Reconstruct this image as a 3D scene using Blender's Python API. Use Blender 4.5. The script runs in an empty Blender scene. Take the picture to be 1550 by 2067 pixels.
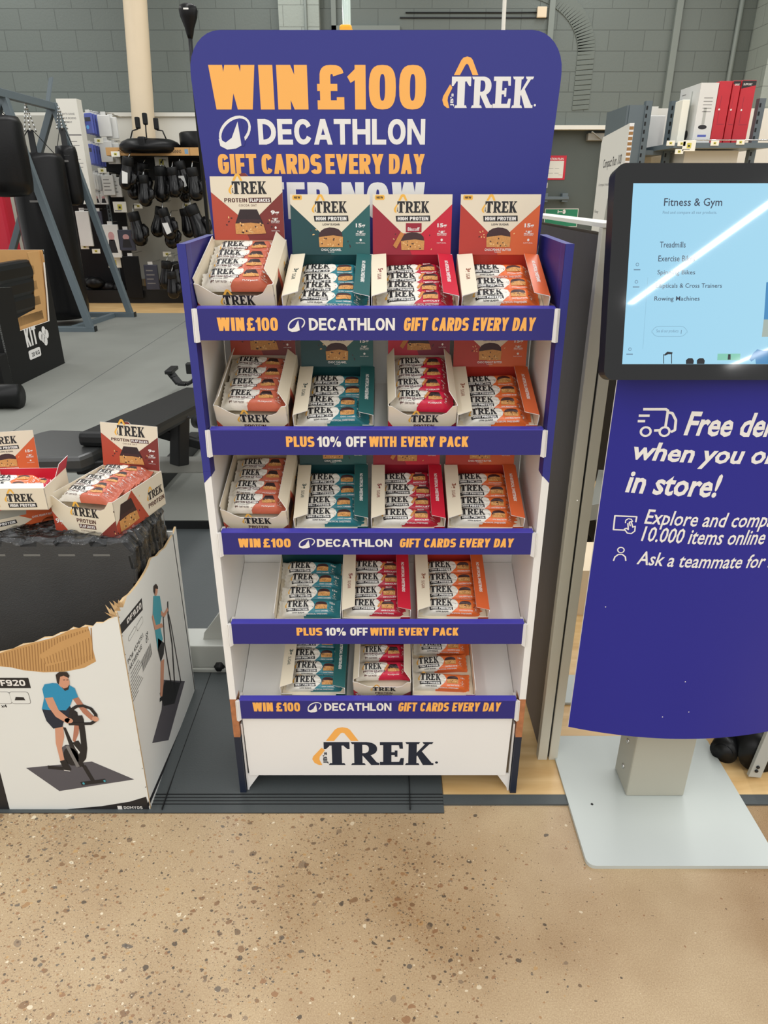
import bpy, bmesh, math, random
from mathutils import Vector, Matrix, Euler
from mathutils.geometry import tessellate_polygon

sc = bpy.context.scene
COL = sc.collection
R = math.radians
# ------------------------------------------------------------------ camera, light, exposure
CAM = (0.0, -1.2, 1.262)
PITCH = R(24.6)
FPX = 1400.0
cam = bpy.data.cameras.new('camera')
cam.sensor_fit = 'HORIZONTAL'
cam.sensor_width = 36.0
cam.lens = 36.0 * FPX / 1550.0
cam.clip_start = 0.02
cam.clip_end = 100
camo = bpy.data.objects.new('camera', cam)
COL.objects.link(camo)
camo.location = CAM
camo.rotation_euler = (R(90) - PITCH, 0, 0)
sc.camera = camo

sc.view_settings.view_transform = 'Standard'
sc.view_settings.look = 'None'
sc.view_settings.gamma = 1.0
sc.view_settings.use_curve_mapping = False
sc.view_settings.exposure = 0.1
sc.cycles.max_bounces = 8
sc.cycles.caustics_reflective = False
sc.cycles.caustics_refractive = False

w = bpy.data.worlds.new('store_ambient')
sc.world = w
w.use_nodes = True
w.node_tree.nodes['Background'].inputs[0].default_value = (1.0, 1.0, 0.99, 1)
w.node_tree.nodes['Background'].inputs[1].default_value = 0.7

# continuous rows of ceiling strip lamps, running slightly askew to the stand
for lx in (-6.3, -2.6, 1.1, 4.86, 8.6):
    ld = bpy.data.lights.new('ceiling_strip', 'AREA')
    ld.shape = 'RECTANGLE'
    ld.size = 0.10
    ld.size_y = 22.0 if lx != 4.86 else 17.0
    ld.energy = 255 * ld.size_y / 22.0
    ld.color = (1.0, 0.99, 0.965)
    lo = bpy.data.objects.new('ceiling_strip', ld)
    COL.objects.link(lo)
    yc0 = -2.0 if lx != 4.86 else -0.95
    lo.location = (lx + (yc0 + 1.5) * .1433, yc0, 4.5)
    lo.rotation_euler = (0, 0, -math.atan(.1433))

# ------------------------------------------------------------------ helpers
_c, _s = math.cos(PITCH), math.sin(PITCH)


def ray(px, py):
    a = (px - 775) / FPX
    b = (py - 1033.5) / FPX
    return (a, _c - b * _s, -_s - b * _c)


def atY(px, py, Y):
    d = ray(px, py)
    t = (Y - CAM[1]) / d[1]
    return Vector((CAM[0] + t * d[0], Y, CAM[2] + t * d[2]))


def atZ(px, py, Z=0.0):
    d = ray(px, py)
    t = (Z - CAM[2]) / d[2]
    return Vector((CAM[0] + t * d[0], CAM[1] + t * d[1], Z))


def atX(px, py, X):
    d = ray(px, py)
    t = (X - CAM[0]) / d[0]
    return Vector((X, CAM[1] + t * d[1], CAM[2] + t * d[2]))


def lin(c):
    c = c / 255.0
    return c / 12.92 if c <= 0.04045 else ((c + 0.055) / 1.055) ** 2.4


MATS = {}


def mat(name, rgb=None, rough=0.5, metal=0.0, spec=0.5, bump=0.0, bscale=200.0, var=0.0, vscale=8.0,
        emit=0.0, coat=0.0, alpha=1.0):
    if name in MATS:
        return MATS[name]
    m = bpy.data.materials.new(name)
    m.use_nodes = True
    nt = m.node_tree
    p = nt.nodes['Principled BSDF']
    col = (lin(rgb[0]), lin(rgb[1]), lin(rgb[2]), 1)
    p.inputs['Base Color'].default_value = col
    p.inputs['Roughness'].default_value = rough
    p.inputs['Metallic'].default_value = metal
    p.inputs['Specular IOR Level'].default_value = spec
    if coat:
        p.inputs['Coat Weight'].default_value = coat
        p.inputs['Coat Roughness'].default_value = 0.15
    if emit:
        p.inputs['Emission Color'].default_value = col
        p.inputs['Emission Strength'].default_value = emit
    if alpha < 1:
        p.inputs['Alpha'].default_value = alpha
    tc = nt.nodes.new('ShaderNodeTexCoord')
    # every surface gets a light procedural variation of colour or relief
    if var:
        n = nt.nodes.new('ShaderNodeTexNoise')
        n.inputs['Scale'].default_value = vscale
        n.inputs['Detail'].default_value = 5
        nt.links.new(tc.outputs['Object'], n.inputs['Vector'])
        mx = nt.nodes.new('ShaderNodeMix')
        mx.data_type = 'RGBA'
        mx.inputs[6].default_value = tuple(max(0, v * (1 - var)) for v in col[:3]) + (1,)
        mx.inputs[7].default_value = tuple(min(1, v * (1 + var)) for v in col[:3]) + (1,)
        nt.links.new(n.outputs['Fac'], mx.inputs[0])
        nt.links.new(mx.outputs[2], p.inputs['Base Color'])
    if bump:
        n = nt.nodes.new('ShaderNodeTexNoise')
        n.inputs['Scale'].default_value = bscale
        n.inputs['Detail'].default_value = 3
        nt.links.new(tc.outputs['Object'], n.inputs['Vector'])
        b = nt.nodes.new('ShaderNodeBump')
        b.inputs['Strength'].default_value = bump
        b.inputs['Distance'].default_value = 0.002
        nt.links.new(n.outputs['Fac'], b.inputs['Height'])
        nt.links.new(b.outputs['Normal'], p.inputs['Normal'])
    MATS[name] = m
    return m


def M_(x):
    return MATS[x] if isinstance(x, str) else x


EPS = 0.00016


class MB:
    """collects geometry and links it as one mesh object"""

    def __init__(s):
        s.v = []
        s.f = []
        s.m = []
        s.sm = []
        s.mats = []

    def mi(s, m):
        m = M_(m)
        if m not in s.mats:
            s.mats.append(m)
        return s.mats.index(m)

    def add(s, vs, fs, m, smooth=False):
        k = len(s.v)
        i = s.mi(m)
        s.v += [tuple(v) for v in vs]
        for f in fs:
            s.f.append(tuple(k + j for j in f))
            s.m.append(i)
            s.sm.append(smooth)
        return s

    def box(s, x0, x1, y0, y1, z0, z1, m, bev=0.0, T=None, seg=2):
        if bev:
            bm = bmesh.new()
            bmesh.ops.create_cube(bm, size=1)
            for v in bm.verts:
                v.co = Vector(((x0 + x1) / 2 + v.co.x * (x1 - x0), (y0 + y1) / 2 + v.co.y * (y1 - y0),
                               (z0 + z1) / 2 + v.co.z * (z1 - z0)))
            bmesh.ops.bevel(bm, geom=bm.edges[:], offset=bev, segments=seg, affect='EDGES', profile=0.5)
            bm.verts.index_update()
            vs = [v.co.copy() for v in bm.verts]
            fs = [[v.index for v in f.verts] for f in bm.faces]
            bm.free()
            sm = True
        else:
            vs = [Vector(q) for q in ((x0, y0, z0), (x1, y0, z0), (x1, y1, z0), (x0, y1, z0),
                                      (x0, y0, z1), (x1, y0, z1), (x1, y1, z1), (x0, y1, z1))]
            fs = [(0, 3, 2, 1), (4, 5, 6, 7), (0, 1, 5, 4), (1, 2, 6, 5), (2, 3, 7, 6), (3, 0, 4, 7)]
            sm = False
        if T is not None:
            vs = [T @ v for v in vs]
        return s.add(vs, fs, m, sm and seg > 2)

    def bar(s, a, b, wx, wz, m, bev=0.0, up=(0, 0, 1)):
        """box beam from a to b"""
        a = Vector(a)
        b = Vector(b)
        d = b - a
        L = d.length
        y = d.normalized()
        u = Vector(up)
        x = y.cross(u)
        if x.length < 1e-4:
            x = y.cross(Vector((1, 0, 0)))
        x.normalize()
        z = x.cross(y)
        T = Matrix(((x.x, y.x, z.x, a.x), (x.y, y.y, z.y, a.y), (x.z, y.z, z.z, a.z), (0, 0, 0, 1)))
        return s.box(-wx / 2, wx / 2, 0, L, -wz / 2, wz / 2, m, bev, T)

    def tube(s, pts, r, m, n=10, caps=True):
        pts = [Vector(p) for p in pts]
        rs = r if isinstance(r, (list, tuple)) else [r] * len(pts)
        vs = []
        fs = []
        prev = None
        for i, p in enumerate(pts):
            d = (pts[min(i + 1, len(pts) - 1)] - pts[max(i - 1, 0)])
            d.normalize()
            if prev is None:
                x = d.cross(Vector((0.13, 0.27, 0.95)))
                if x.length < 0.1:
                    x = d.cross(Vector((1, 0, 0)))
            else:
                x = prev - d * prev.dot(d)
            x.normalize()
            prev = x
            y = d.cross(x)
            for k in range(n):
                a = 2 * math.pi * k / n
                vs.append(p + (x * math.cos(a) + y * math.sin(a)) * rs[i])
        for i in range(len(pts) - 1):
            for k in range(n):
                fs.append((i * n + k, i * n + (k + 1) % n, (i + 1) * n + (k + 1) % n, (i + 1) * n + k))
        if caps:
            fs.append(tuple(range(n - 1, -1, -1)))
            fs.append(tuple(range((len(pts) - 1) * n, len(pts) * n)))
        return s.add(vs, fs, m, True)

    def lathe(s, prof, m, c=(0, 0, 0), n=24, T=None):
        """profile of (r, z) turned about z through c"""
        vs = []
        fs = []
        for r, z in prof:
            for k in range(n):
                a = 2 * math.pi * k / n
                v = Vector((c[0] + r * math.cos(a), c[1] + r * math.sin(a), c[2] + z))
                vs.append(T @ v if T is not None else v)
        for i in range(len(prof) - 1):
            for k in range(n):
                fs.append((i * n + k, i * n + (k + 1) % n, (i + 1) * n + (k + 1) % n, (i + 1) * n + k))
        fs.append(tuple(range(n - 1, -1, -1)))
        fs.append(tuple(range((len(prof) - 1) * n, len(prof) * n)))
        return s.add(vs, fs, m, True)

    def ell(s, c, r, m, n=16, T=None):
        vs = []
        fs = []
        for i in range(n // 2 + 1):
            th = math.pi * i / (n // 2)
            for k in range(n):
                a = 2 * math.pi * k / n
                v = Vector((c[0] + r[0] * math.sin(th) * math.cos(a), c[1] + r[1] * math.sin(th) * math.sin(a),
                            c[2] + r[2] * math.cos(th)))
                vs.append(T @ v if T is not None else v)
        for i in range(n // 2):
            for k in range(n):
                fs.append((i * n + k, (i + 1) * n + k, (i + 1) * n + (k + 1) % n, i * n + (k + 1) % n))
        return s.add(vs, fs, m, True)

    def slab(s, poly, O, U, V, th, mf, mb=None, me=None):
        """flat board cut to poly, front at O+uU+vV facing UxV, th thick behind"""
        O = Vector(O)
        U = Vector(U)
        V = Vector(V)
        N = U.cross(V).normalized()
        fr = [O + U * u + V * v for u, v in poly]
        bk = [p - N * th for p in fr]
        n = len(poly)
        tris = tessellate_polygon([[Vector((u, v, 0)) for u, v in poly]])
        ar = 0
        for i in range(n):
            ar += poly[i][0] * poly[(i + 1) % n][1] - poly[(i + 1) % n][0] * poly[i][1]
        tf = []
        for t in tris:
            a, b, c = (poly[i] for i in t)
            cr = (b[0] - a[0]) * (c[1] - a[1]) - (b[1] - a[1]) * (c[0] - a[0])
            tf.append(t if cr > 0 else (t[0], t[2], t[1]))
        s.add(fr, tf, mf)
        s.add(bk, [(t[0], t[2], t[1]) for t in tf], mb or mf)
        ed = []
        for i in range(n):
            j = (i + 1) % n
            ed.append((i, n + i, n + j, j) if ar > 0 else (i, j, n + j, n + i))
        s.add(fr + bk, ed, me or mb or mf)
        return s

    def art(s, A, fn, maxlen=None):
        """lay printed artwork on a surface: fn(u,v)->(point, normal)"""
        for vs, fs, m, ly in A.items:
            vs = [tuple(v) for v in vs]
            if maxlen:
                vs, fs = subdiv(vs, fs, maxlen)
            out = []
            for u, v in vs:
                p, n = fn(u, v)
                out.append(p + n * (EPS * ly))
            s.add(out, fs, m)
        return s

    def build(s, name, parent=None, loc=None, rot=None, mesh=None):
        me = bpy.data.meshes.new(name)
        me.from_pydata(s.v, [], s.f)
        for m in s.mats:
            me.materials.append(m)
        me.polygons.foreach_set('material_index', s.m)
        me.polygons.foreach_set('use_smooth', s.sm)
        me.update()
        o = bpy.data.objects.new(name, me)
        COL.objects.link(o)
        if parent:
            o.parent = parent
        if loc:
            o.location = loc
        if rot:
            o.rotation_euler = rot
        return o


def subdiv(vs, fs, L):
    tri = []
    for f in fs:
        for i in range(1, len(f) - 1):
            tri.append((f[0], f[i], f[i + 1]))
    vs = list(vs)
    mid = {}
    for it in range(6):
        out = []
        ch = False
        for t in tri:
            e = [((vs[t[i]][0] - vs[t[(i + 1) % 3]][0]) ** 2 + (vs[t[i]][1] - vs[t[(i + 1) % 3]][1]) ** 2, i) for i in
                 range(3)]
            mx, i = max(e)
            if mx > L * L:
                a, b, c = t[i], t[(i + 1) % 3], t[(i + 2) % 3]
                k = (min(a, b), max(a, b))
                if k not in mid:
                    mid[k] = len(vs)
                    vs.append(((vs[a][0] + vs[b][0]) / 2, (vs[a][1] + vs[b][1]) / 2))
                q = mid[k]
                out += [(a, q, c), (q, b, c)]
                ch = True
            else:
                out.append(t)
        tri = out
        if not ch:
            break
    return vs, tri


def tag(o, label=None, cat=None, group=None, kind=None):
    if label:
        o['label'] = label
    if cat:
        o['category'] = cat
    if group:
        o['group'] = group
    if kind:
        o['kind'] = kind
    return o


def thing(name, label, cat, loc=(0, 0, 0), rot=(0, 0, 0), group=None):
    o = bpy.data.objects.new(name, None)
    o.empty_display_size = 0.05
    COL.objects.link(o)
    o.location = loc
    o.rotation_euler = rot
    return tag(o, label, cat, group)


def copy_tree(o, parent=None):
    c = o.copy()
    COL.objects.link(c)
    if parent:
        c.parent = parent
    for ch in list(o.children):
        copy_tree(ch, c)
    return c


# ------------------------------------------------------------------ lettering
_tx = {}


def txt_mesh(s, off=0.0, shear=0.0, sp=1.0):
    k = (s, off, shear, sp)
    if k in _tx:
        return _tx[k]
    cu = bpy.data.curves.new('t', 'FONT')
    cu.body = s
    cu.offset = off
    cu.shear = shear
    cu.space_character = sp
    cu.resolution_u = 2
    o = bpy.data.objects.new('t', cu)
    COL.objects.link(o)
    dg = bpy.context.evaluated_depsgraph_get()
    me = o.evaluated_get(dg).to_mesh()
    vs = [(v.co.x, v.co.y) for v in me.vertices]
    fs = [tuple(p.vertices) for p in me.polygons]
    o.evaluated_get(dg).to_mesh_clear()
    bpy.data.objects.remove(o)
    bpy.data.curves.remove(cu)
    _tx[k] = (vs, fs)
    return _tx[k]


class Art:
    def __init__(s):
        s.items = []

    def poly(s, pts, m, ly=1):
        pts = [tuple(p) for p in pts]
        t = tessellate_polygon([[Vector((p[0], p[1], 0)) for p in pts]])
        fs = []
        for a, b, c in t:
            A, B, C = pts[a], pts[b], pts[c]
            cr = (B[0] - A[0]) * (C[1] - A[1]) - (B[1] - A[1]) * (C[0] - A[0])
            fs.append((a, b, c) if cr > 0 else (a, c, b))
        s.items.append((pts, fs, M_(m), ly))

    def rect(s, x, y, w, h, m, ly=1, r=0.0):
        if r:
            s.poly(rrect(x, y, w, h, r), m, ly)
        else:
            s.poly([(x, y), (x + w, y), (x + w, y + h), (x, y + h)], m, ly)

    def ell(s, x, y, rx, ry, m, ly=1, n=14, rot=0.0):
        c, q = math.cos(rot), math.sin(rot)
        s.poly([(x + rx * math.cos(a) * c - ry * math.sin(a) * q, y + rx * math.cos(a) * q + ry * math.sin(a) * c)
                for a in (2 * math.pi * k / n for k in range(n))], m, ly)

    def line(s, pts, wd, m, ly=1):
        """open stroke of constant width (quads with round joints)"""
        for i in range(len(pts) - 1):
            a = Vector(pts[i])
            b = Vector(pts[i + 1])
            d = b - a
            if d.length < 1e-9:
                continue
            n = Vector((-d.y, d.x)).normalized() * wd / 2
            s.items.append(([tuple(a - n), tuple(b - n), tuple(b + n), tuple(a + n)], [(0, 1, 2, 3)], M_(m), ly + .04 * i))
            if i:
                s.ell(a.x, a.y, wd / 2, wd / 2, m, ly + .04 * i + .02, 8)

    def text(s, t, x, y, w, h, m, ly=2, off=0.0, shear=0.0, rot=0, sp=1.0, prefix=None):
        """fit lettering into the box x,y,w,h; rot=90 reads upwards, -90 downwards"""
        vs, fs = txt_mesh(t, off, shear, sp)
        if not vs:
            return
        pv = txt_mesh(prefix, off, shear, sp)[0] if prefix else vs
        x0 = min(v[0] for v in vs)
        x1 = max(v[0] for v in pv)
        y0 = min(v[1] for v in pv)
        y1 = max(v[1] for v in pv)
        out = []
        for a, b in vs:
            a = (a - x0) / (x1 - x0)
            b = (b - y0) / (y1 - y0)
            if rot == 90:
                a, b = 1 - b, a
            elif rot == -90:
                a, b = b, 1 - a
            out.append((x + a * w, y + b * h))
        s.items.append((out, fs, M_(m), ly))

    def heavy(s, t, x, y, w, h, m, k=0.42, ky=0.2, ly=2, gap=0.12, shear=0.0, n=2.8):
        """block lettering fitted to the box"""
        wid = {'I': k, 'W': 1.5, 'M': 1.35, '1': 0.68, ' ': 0.5, 'E': 0.84, 'F': 0.82, 'L': 0.8, 'T': 0.95, '%': 1.5,
               'J': 0.8, '-': 0.6, '.': k, 'Y': 1.05, 'V': 1.05, 'A': 1.05}
        tot = sum(wid.get(c, 1.0) for c in t) + gap * (len(t) - 1)
        u = w / tot
        cx = x
        for c in t:
            gw = wid.get(c, 1.0) * u
            for gi, pts in enumerate(glyph(c, gw, h, k * u, ky * h, n)):
                s.poly([(cx + a + shear * b, y + b) for a, b in pts], m, ly + .03 * gi)
            cx += gw + gap * u

    def trek(s, x, y, w, dark, amber, ly=2, jb=True, reg=False, ys=1.0):
        """serif wordmark with a tent line over it; x,y = foot of the T, w = width of the four letters"""
        for gi, pts in enumerate(trek_polys()):
            s.poly([(x + a * w, y + b * w * ys) for a, b in pts], dark, ly + .02 * gi)
        f = lambda q: [(x + a * w, y + b * w * ys) for a, b in q]
        arch = [(0.022, 0.345), (0.105, 0.5), (0.13, 0.525), (0.175, 0.537), (0.22, 0.525), (0.243, 0.5), (0.318, 0.345),
                (0.248, 0.345), (0.192, 0.452), (0.175, 0.462), (0.158, 0.452), (0.095, 0.345)]
        s.poly(f(arch), amber, ly)
        left = [(-0.02, 0.25), (0.01, 0.215), (-0.04, 0.12), (-0.045, 0.08), (-0.02, 0.0), (-0.05, 0.0), (-0.09, 0.03),
                (-0.11, 0.085), (-0.1, 0.125)]
        s.poly(f(left), amber, ly)
        if jb:
            s.text("JB's", x - 0.012 * w, y + 0.015 * w, 0.05 * w, 0.14 * w, dark, ly, 0.03, rot=90)
        if reg:
            s.ell(x + 1.03 * w, y + 0.03 * w, 0.014 * w, 0.014 * w, dark, ly, 10)

    def oval(s, x, y, w, h, m, bg, ly=2):
        """slanted ring with a pointed sail inside"""
        f = lambda a, b: (x + a * w, y + b * h)
        ring = lambda rx, ry, n=26: [
            f(0.5 + rx * math.cos(t) * 0.78 - ry * math.sin(t) * 0.5, 0.5 + rx * math.cos(t) * 0.62 + ry * math.sin(t) * 0.72)
            for t in (2 * math.pi * i / n for i in range(n))]
        s.poly(ring(0.52, 0.42), m, ly)
        s.poly(ring(0.455, 0.325), bg, ly + 1)
        s.poly([f(0.03, 0.3), f(0.22, 0.2), f(0.4, 0.33), f(0.6, 0.78), f(0.665, 0.12), f(0.5, 0.03), f(0.25, 0.0),
                f(0.06, 0.1)], m, ly + 2)
        s.poly([f(0.66, 0.1), f(0.6, 0.78), f(0.7, 0.85), f(0.77, 0.2), f(0.73, 0.1)], bg, ly + 3)


def rrect(x, y, w, h, r, n=4):
    out = []
    for cx, cy, a0 in ((x + w - r, y + r, -90), (x + w - r, y + h - r, 0), (x + r, y + h - r, 90), (x + r, y + r, 180)):
        for i in range(n + 1):
            a = R(a0 + 90 * i / n)
            out.append((cx + r * math.cos(a), cy + r * math.sin(a)))
    return out


def ring_seg(cx, cy, rx, ry, ix, iy, a0, a1, n=2.8, st=12):
    """band between two superellipses from angle a0 to a1, as quads"""

    def se(a, X, Y):
        c, q = math.cos(a), math.sin(a)
        return (cx + X * math.copysign(abs(c) ** (2 / n), c), cy + Y * math.copysign(abs(q) ** (2 / n), q))

    k = max(3, int(st * abs(a1 - a0) / 180))
    out = []
    for i in range(k):
        A = R(a0 + (a1 - a0) * i / k)
        B = R(a0 + (a1 - a0) * (i + 1) / k)
        out.append([se(A, rx, ry), se(B, rx, ry), se(B, ix, iy), se(A, ix, iy)])
    return out


def glyph(c, w, h, s, t, n=2.8):
    def q(x0, y0, x1, y1):
        return [(x0, y0), (x1, y0), (x1, y1), (x0, y1)]

    def rs(y0, y1, a0, a1, x0=0, x1=w):
        rx = (x1 - x0) / 2
        ry = (y1 - y0) / 2
        return ring_seg((x0 + x1) / 2, (y0 + y1) / 2, rx, ry, max(rx - s, rx * .08), max(ry - t, ry * .08), a0, a1, n)

    if c == ' ':
        return []
    if c == 'I':
        return [q(0, 0, w, h)]
    if c in 'O0':
        return rs(0, h, 0, 360)
    if c == 'C':
        return rs(0, h, 28, 332)
    if c == 'G':
        return rs(0, h, 28, 360) + [q(w * .5, h * .4, w, h * .4 + t)]
    if c == 'D':
        return [q(0, 0, s, h)] + rs(0, h, -90, 90, -w * .5 + s * .4) + [q(0, 0, w * .45, t), q(0, h - t, w * .45, h)]
    if c == 'U':
        return rs(0, h * .8, 180, 360) + [q(0, h * .4, s, h), q(w - s, h * .4, w, h)]
    if c == 'S':
        m = h / 2
        return rs(m - t / 2, h, 20, 270) + rs(0, m + t / 2, -160, 90)
    if c == 'E':
        return [q(0, 0, s, h), q(0, 0, w, t), q(0, h - t, w, h), q(0, h / 2 - t / 2, w * .92, h / 2 + t / 2)]
    if c == 'F':
        return [q(0, 0, s, h), q(0, h - t, w, h), q(0, h * .47 - t / 2, w * .92, h * .47 + t / 2)]
    if c == 'L':
        return [q(0, 0, s, h), q(0, 0, w, t)]
    if c == 'T':
        return [q(w / 2 - s / 2, 0, w / 2 + s / 2, h), q(0, h - t, w, h)]
    if c == 'H':
        return [q(0, 0, s, h), q(w - s, 0, w, h), q(0, h / 2 - t / 2, w, h / 2 + t / 2)]
    if c == 'N':
        return [q(0, 0, s * .92, h), q(w - s * .92, 0, w, h), [(0, h), (s, h), (w, 0), (w - s, 0)]]
    if c == 'M':
        return [q(0, 0, s, h), q(w - s, 0, w, h), [(0, h), (s, h), (w / 2 + s / 3, h * .3), (w / 2 - s / 3, h * .3)],
                [(w, h), (w - s, h), (w / 2 - s / 3, h * .3), (w / 2 + s / 3, h * .3)]]
    if c == 'W':
        a = s * .98
        return [[(0, h), (a, h), (w * .25 + a * .5, 0), (w * .25 - a * .5, 0)],
                [(w / 2 - a / 2, h), (w / 2 + a * .4, h), (w * .25 + a * .6, 0), (w * .25 - a * .4, 0)],
                [(w / 2 - a * .4, h), (w / 2 + a / 2, h), (w * .75 + a * .4, 0), (w * .75 - a * .6, 0)],
                [(w - a, h), (w, h), (w * .75 + a * .5, 0), (w * .75 - a * .5, 0)]]
    if c == 'V':
        return [[(0, h), (s, h), (w / 2 + s * .5, 0), (w / 2 - s * .5, 0)], [(w - s, h), (w, h), (w / 2 + s * .5, 0), (w / 2 - s * .5, 0)]]
    if c == 'A':
        return [[(0, 0), (s, 0), (w / 2 + s * .5, h), (w / 2 - s * .5, h)], [(w - s, 0), (w, 0), (w / 2 + s * .5, h), (w / 2 - s * .5, h)],
                q(w * .22, h * .2, w * .78, h * .2 + t * .9)]
    if c == 'Y':
        return [q(w / 2 - s / 2, 0, w / 2 + s / 2, h * .5), [(0, h), (s, h), (w / 2 + s / 2, h * .4), (w / 2 - s / 2, h * .4)],
                [(w - s, h), (w, h), (w / 2 + s / 2, h * .4), (w / 2 - s / 2, h * .4)]]
    if c == 'K':
        return [q(0, 0, s, h), [(w - s * 1.1, h), (w, h), (s * 1.1, h * .32), (s * .6, h * .55)], [(w - s * 1.1, 0), (w, 0), (s * 1.4, h * .66), (s * .7, h * .5)]]
    if c in 'PRB':
        o = [q(0, 0, s, h), q(0, h - t, w * .5, h), q(0, h * .42, w * .5, h * .42 + t)] + rs(h * .42, h, -90, 90)
        if c == 'R':
            o.append([(w - s * 1.05, 0), (w, 0), (w * .72, h * .5), (w * .72 - s, h * .5)])
        if c == 'B':
            o += rs(0, h * .42 + t, -90, 90) + [q(0, 0, w * .5, t)]
        return o
    if c == 'J':
        return rs(0, h * .7, 190, 360) + [q(w - s, h * .3, w, h)]
    if c == '1':
        return [q(w - s, 0, w, h), [(w - s * .6, h), (w - s * .1, h * .8), (w * .18, h * .6), (0, h * .74)]]
    if c == '2':
        return rs(h * .4, h, 0, 170) + [[(0, 0), (s, 0), (w, h * .7), (w - s, h * .7)], q(0, 0, w, t)]
    if c == '9':
        return rs(h * .38, h, 0, 360) + [q(w - s, h * .3, w, h * .7)] + rs(0, h * .6, 200, 360)
    if c == '£':
        return rs(h * .42, h, 15, 200, w * .1) + [q(w * .1, t, w * .1 + s, h * .72), q(0, 0, w, t * 1.05), q(0, h * .42, w * .75, h * .42 + t * .8),
                                                  q(w - s * .7, 0, w, h * .28)]
    if c == '5':
        return rs(0, h * .62, -160, 110) + [q(0, h * .45, s, h), q(0, h - t, w * .95, h)]
    if c == '%':
        return rs(h * .45, h, 0, 360, 0, w * .42) + rs(0, h * .55, 0, 360, w * .58, w) + [[(w * .2, 0), (w * .32, 0), (w * .8, h), (w * .68, h)]]
    return [q(0, 0, w, h)]


def trek_polys():
    H = 0.33

    def q(x0, y0, x1, y1):
        return [(x0, y0), (x1, y0), (x1, y1), (x0, y1)]

    def foot(x0, x1, y, up):
        d = 0.028 * up
        return [(x0, y), (x1, y), (x1 - .012, y + d), (x0 + .012, y + d)]

    o = []
    # T
    o += [q(.072, 0, .162, H), q(0.02, H - .05, .215, H), foot(.04, .195, 0, 1),
          [(0, H), (.06, H), (.05, H - .06), (.02, H - .10), (0.0, H - .10)], [(.235, H), (.175, H), (.185, H - .06), (.215, H - .10), (.235, H - .10)]]
    # R
    x = .245
    o += [q(x + .03, 0, x + .105, H), foot(x, x + .135, 0, 1), foot(x, x + .08, H, -1), q(x + .03, H - .04, x + .15, H), q(x + .03, .135, x + .15, .172)]
    o += ring_seg(x + .135, .2325, .105, .0975, .03, .055, -90, 90, 2.2)
    o += [[(x + .10, .15), (x + .165, .17), (x + .235, .04), (x + .26, .03), (x + .26, 0), (x + .185, 0)]]
    # E
    x = .51
    o += [q(x + .03, 0, x + .105, H), q(x, 0, x + .2, .045), q(x, H - .045, x + .195, H), q(x + .03, .145, x + .15, .185),
          [(x + .165, 0), (x + .215, 0), (x + .22, .10), (x + .19, .10)], [(x + .165, H), (x + .205, H), (x + .21, H - .095), (x + .18, H - .095)],
          q(x + .135, .12, x + .16, .21)]
    # K
    x = .74
    o += [q(x + .03, 0, x + .105, H), foot(x, x + .135, 0, 1), foot(x, x + .135, H, -1),
          [(x + .10, .12), (x + .10, .17), (x + .185, H - .02), (x + .225, H - .02)], foot(x + .155, x + .255, H, -1),
          [(x + .10, .17), (x + .14, .22), (x + .245, .03), (x + .262, .028), (x + .262, 0), (x + .165, 0)]]
    return o
# ------------------------------------------------------------------ materials
mat('panel_blue', (50, 53, 134), .45, spec=.35, bump=.03, bscale=60)
mat('panel_blue_dark', (46, 44, 120), .45, spec=.35, bump=.03, bscale=60)
mat('amber_ink', (246, 178, 88), .5, var=.02)
mat('white_ink', (232, 230, 226), .5, var=.02)
mat('navy_ink', (24, 34, 52), .5, var=.03)
mat('black_ink', (28, 27, 30), .5, var=.03)
mat('panel_blue_edge', (72, 68, 176), .4, spec=.4, var=.02)
mat('white_card', (234, 233, 230), .5, bump=.04, bscale=90, var=.015)
mat('card_edge', (236, 234, 230), .7, var=.03)
mat('cream_card', (226, 215, 192), .55, bump=.03, bscale=120, var=.02)
mat('cream_wrap', (226, 222, 212), .3, bump=.5, bscale=110, var=.03)
mat('cocoa', (62, 34, 36), .45, bump=.2, bscale=300, var=.2, vscale=90)
mat('cocoa_dark', (44, 27, 30), .45, var=.2, vscale=120)
mat('oat', (204, 146, 82), .55, var=.35, vscale=420)
mat('oat_light', (232, 190, 128), .55, var=.2, vscale=300)
mat('biscuit', (196, 128, 66), .55, var=.25, vscale=300)
mat('logo_amber', (236, 180, 72), .5, var=.03)
mat('grey_ink', (120, 118, 116), .6, var=.03)
FL = {
    'teal': dict(main=(34, 92, 92), dark=(22, 66, 70), bar=(44, 122, 134), say='teal', flav='CHOC CARAMEL', g='15', hp=True),
    'red': dict(main=(196, 26, 52), dark=(150, 28, 48), bar=(188, 34, 60), say='red', flav='BISCUIT', g='15', hp=True),
    'orange': dict(main=(210, 96, 48), dark=(178, 54, 42), bar=(226, 110, 52), say='orange', flav='CHOC PEANUT BUTTER', g='15', hp=True),
    'brown': dict(main=(122, 44, 38), dark=(178, 70, 48), bar=(196, 104, 80), say='brown-red', flav='COCOA OAT', g='9', hp=False),
    'crimson': dict(main=(128, 28, 52), dark=(190, 28, 54), bar=(200, 32, 66), say='crimson', flav='BISCUIT', g='9', hp=False),
}
for k, d in FL.items():
    mat('card_' + k, d['main'], .42, bump=.03, bscale=120, var=.05, vscale=20)
    mat('carddark_' + k, d['dark'], .42, bump=.03, bscale=120, var=.05, vscale=20)
    mat('wrap_' + k, d['bar'], .28, bump=.5, bscale=110, var=.06, vscale=40)
    mat('ink_' + k, tuple(int(c * .62) for c in d['main']), .5, var=.03)

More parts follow.
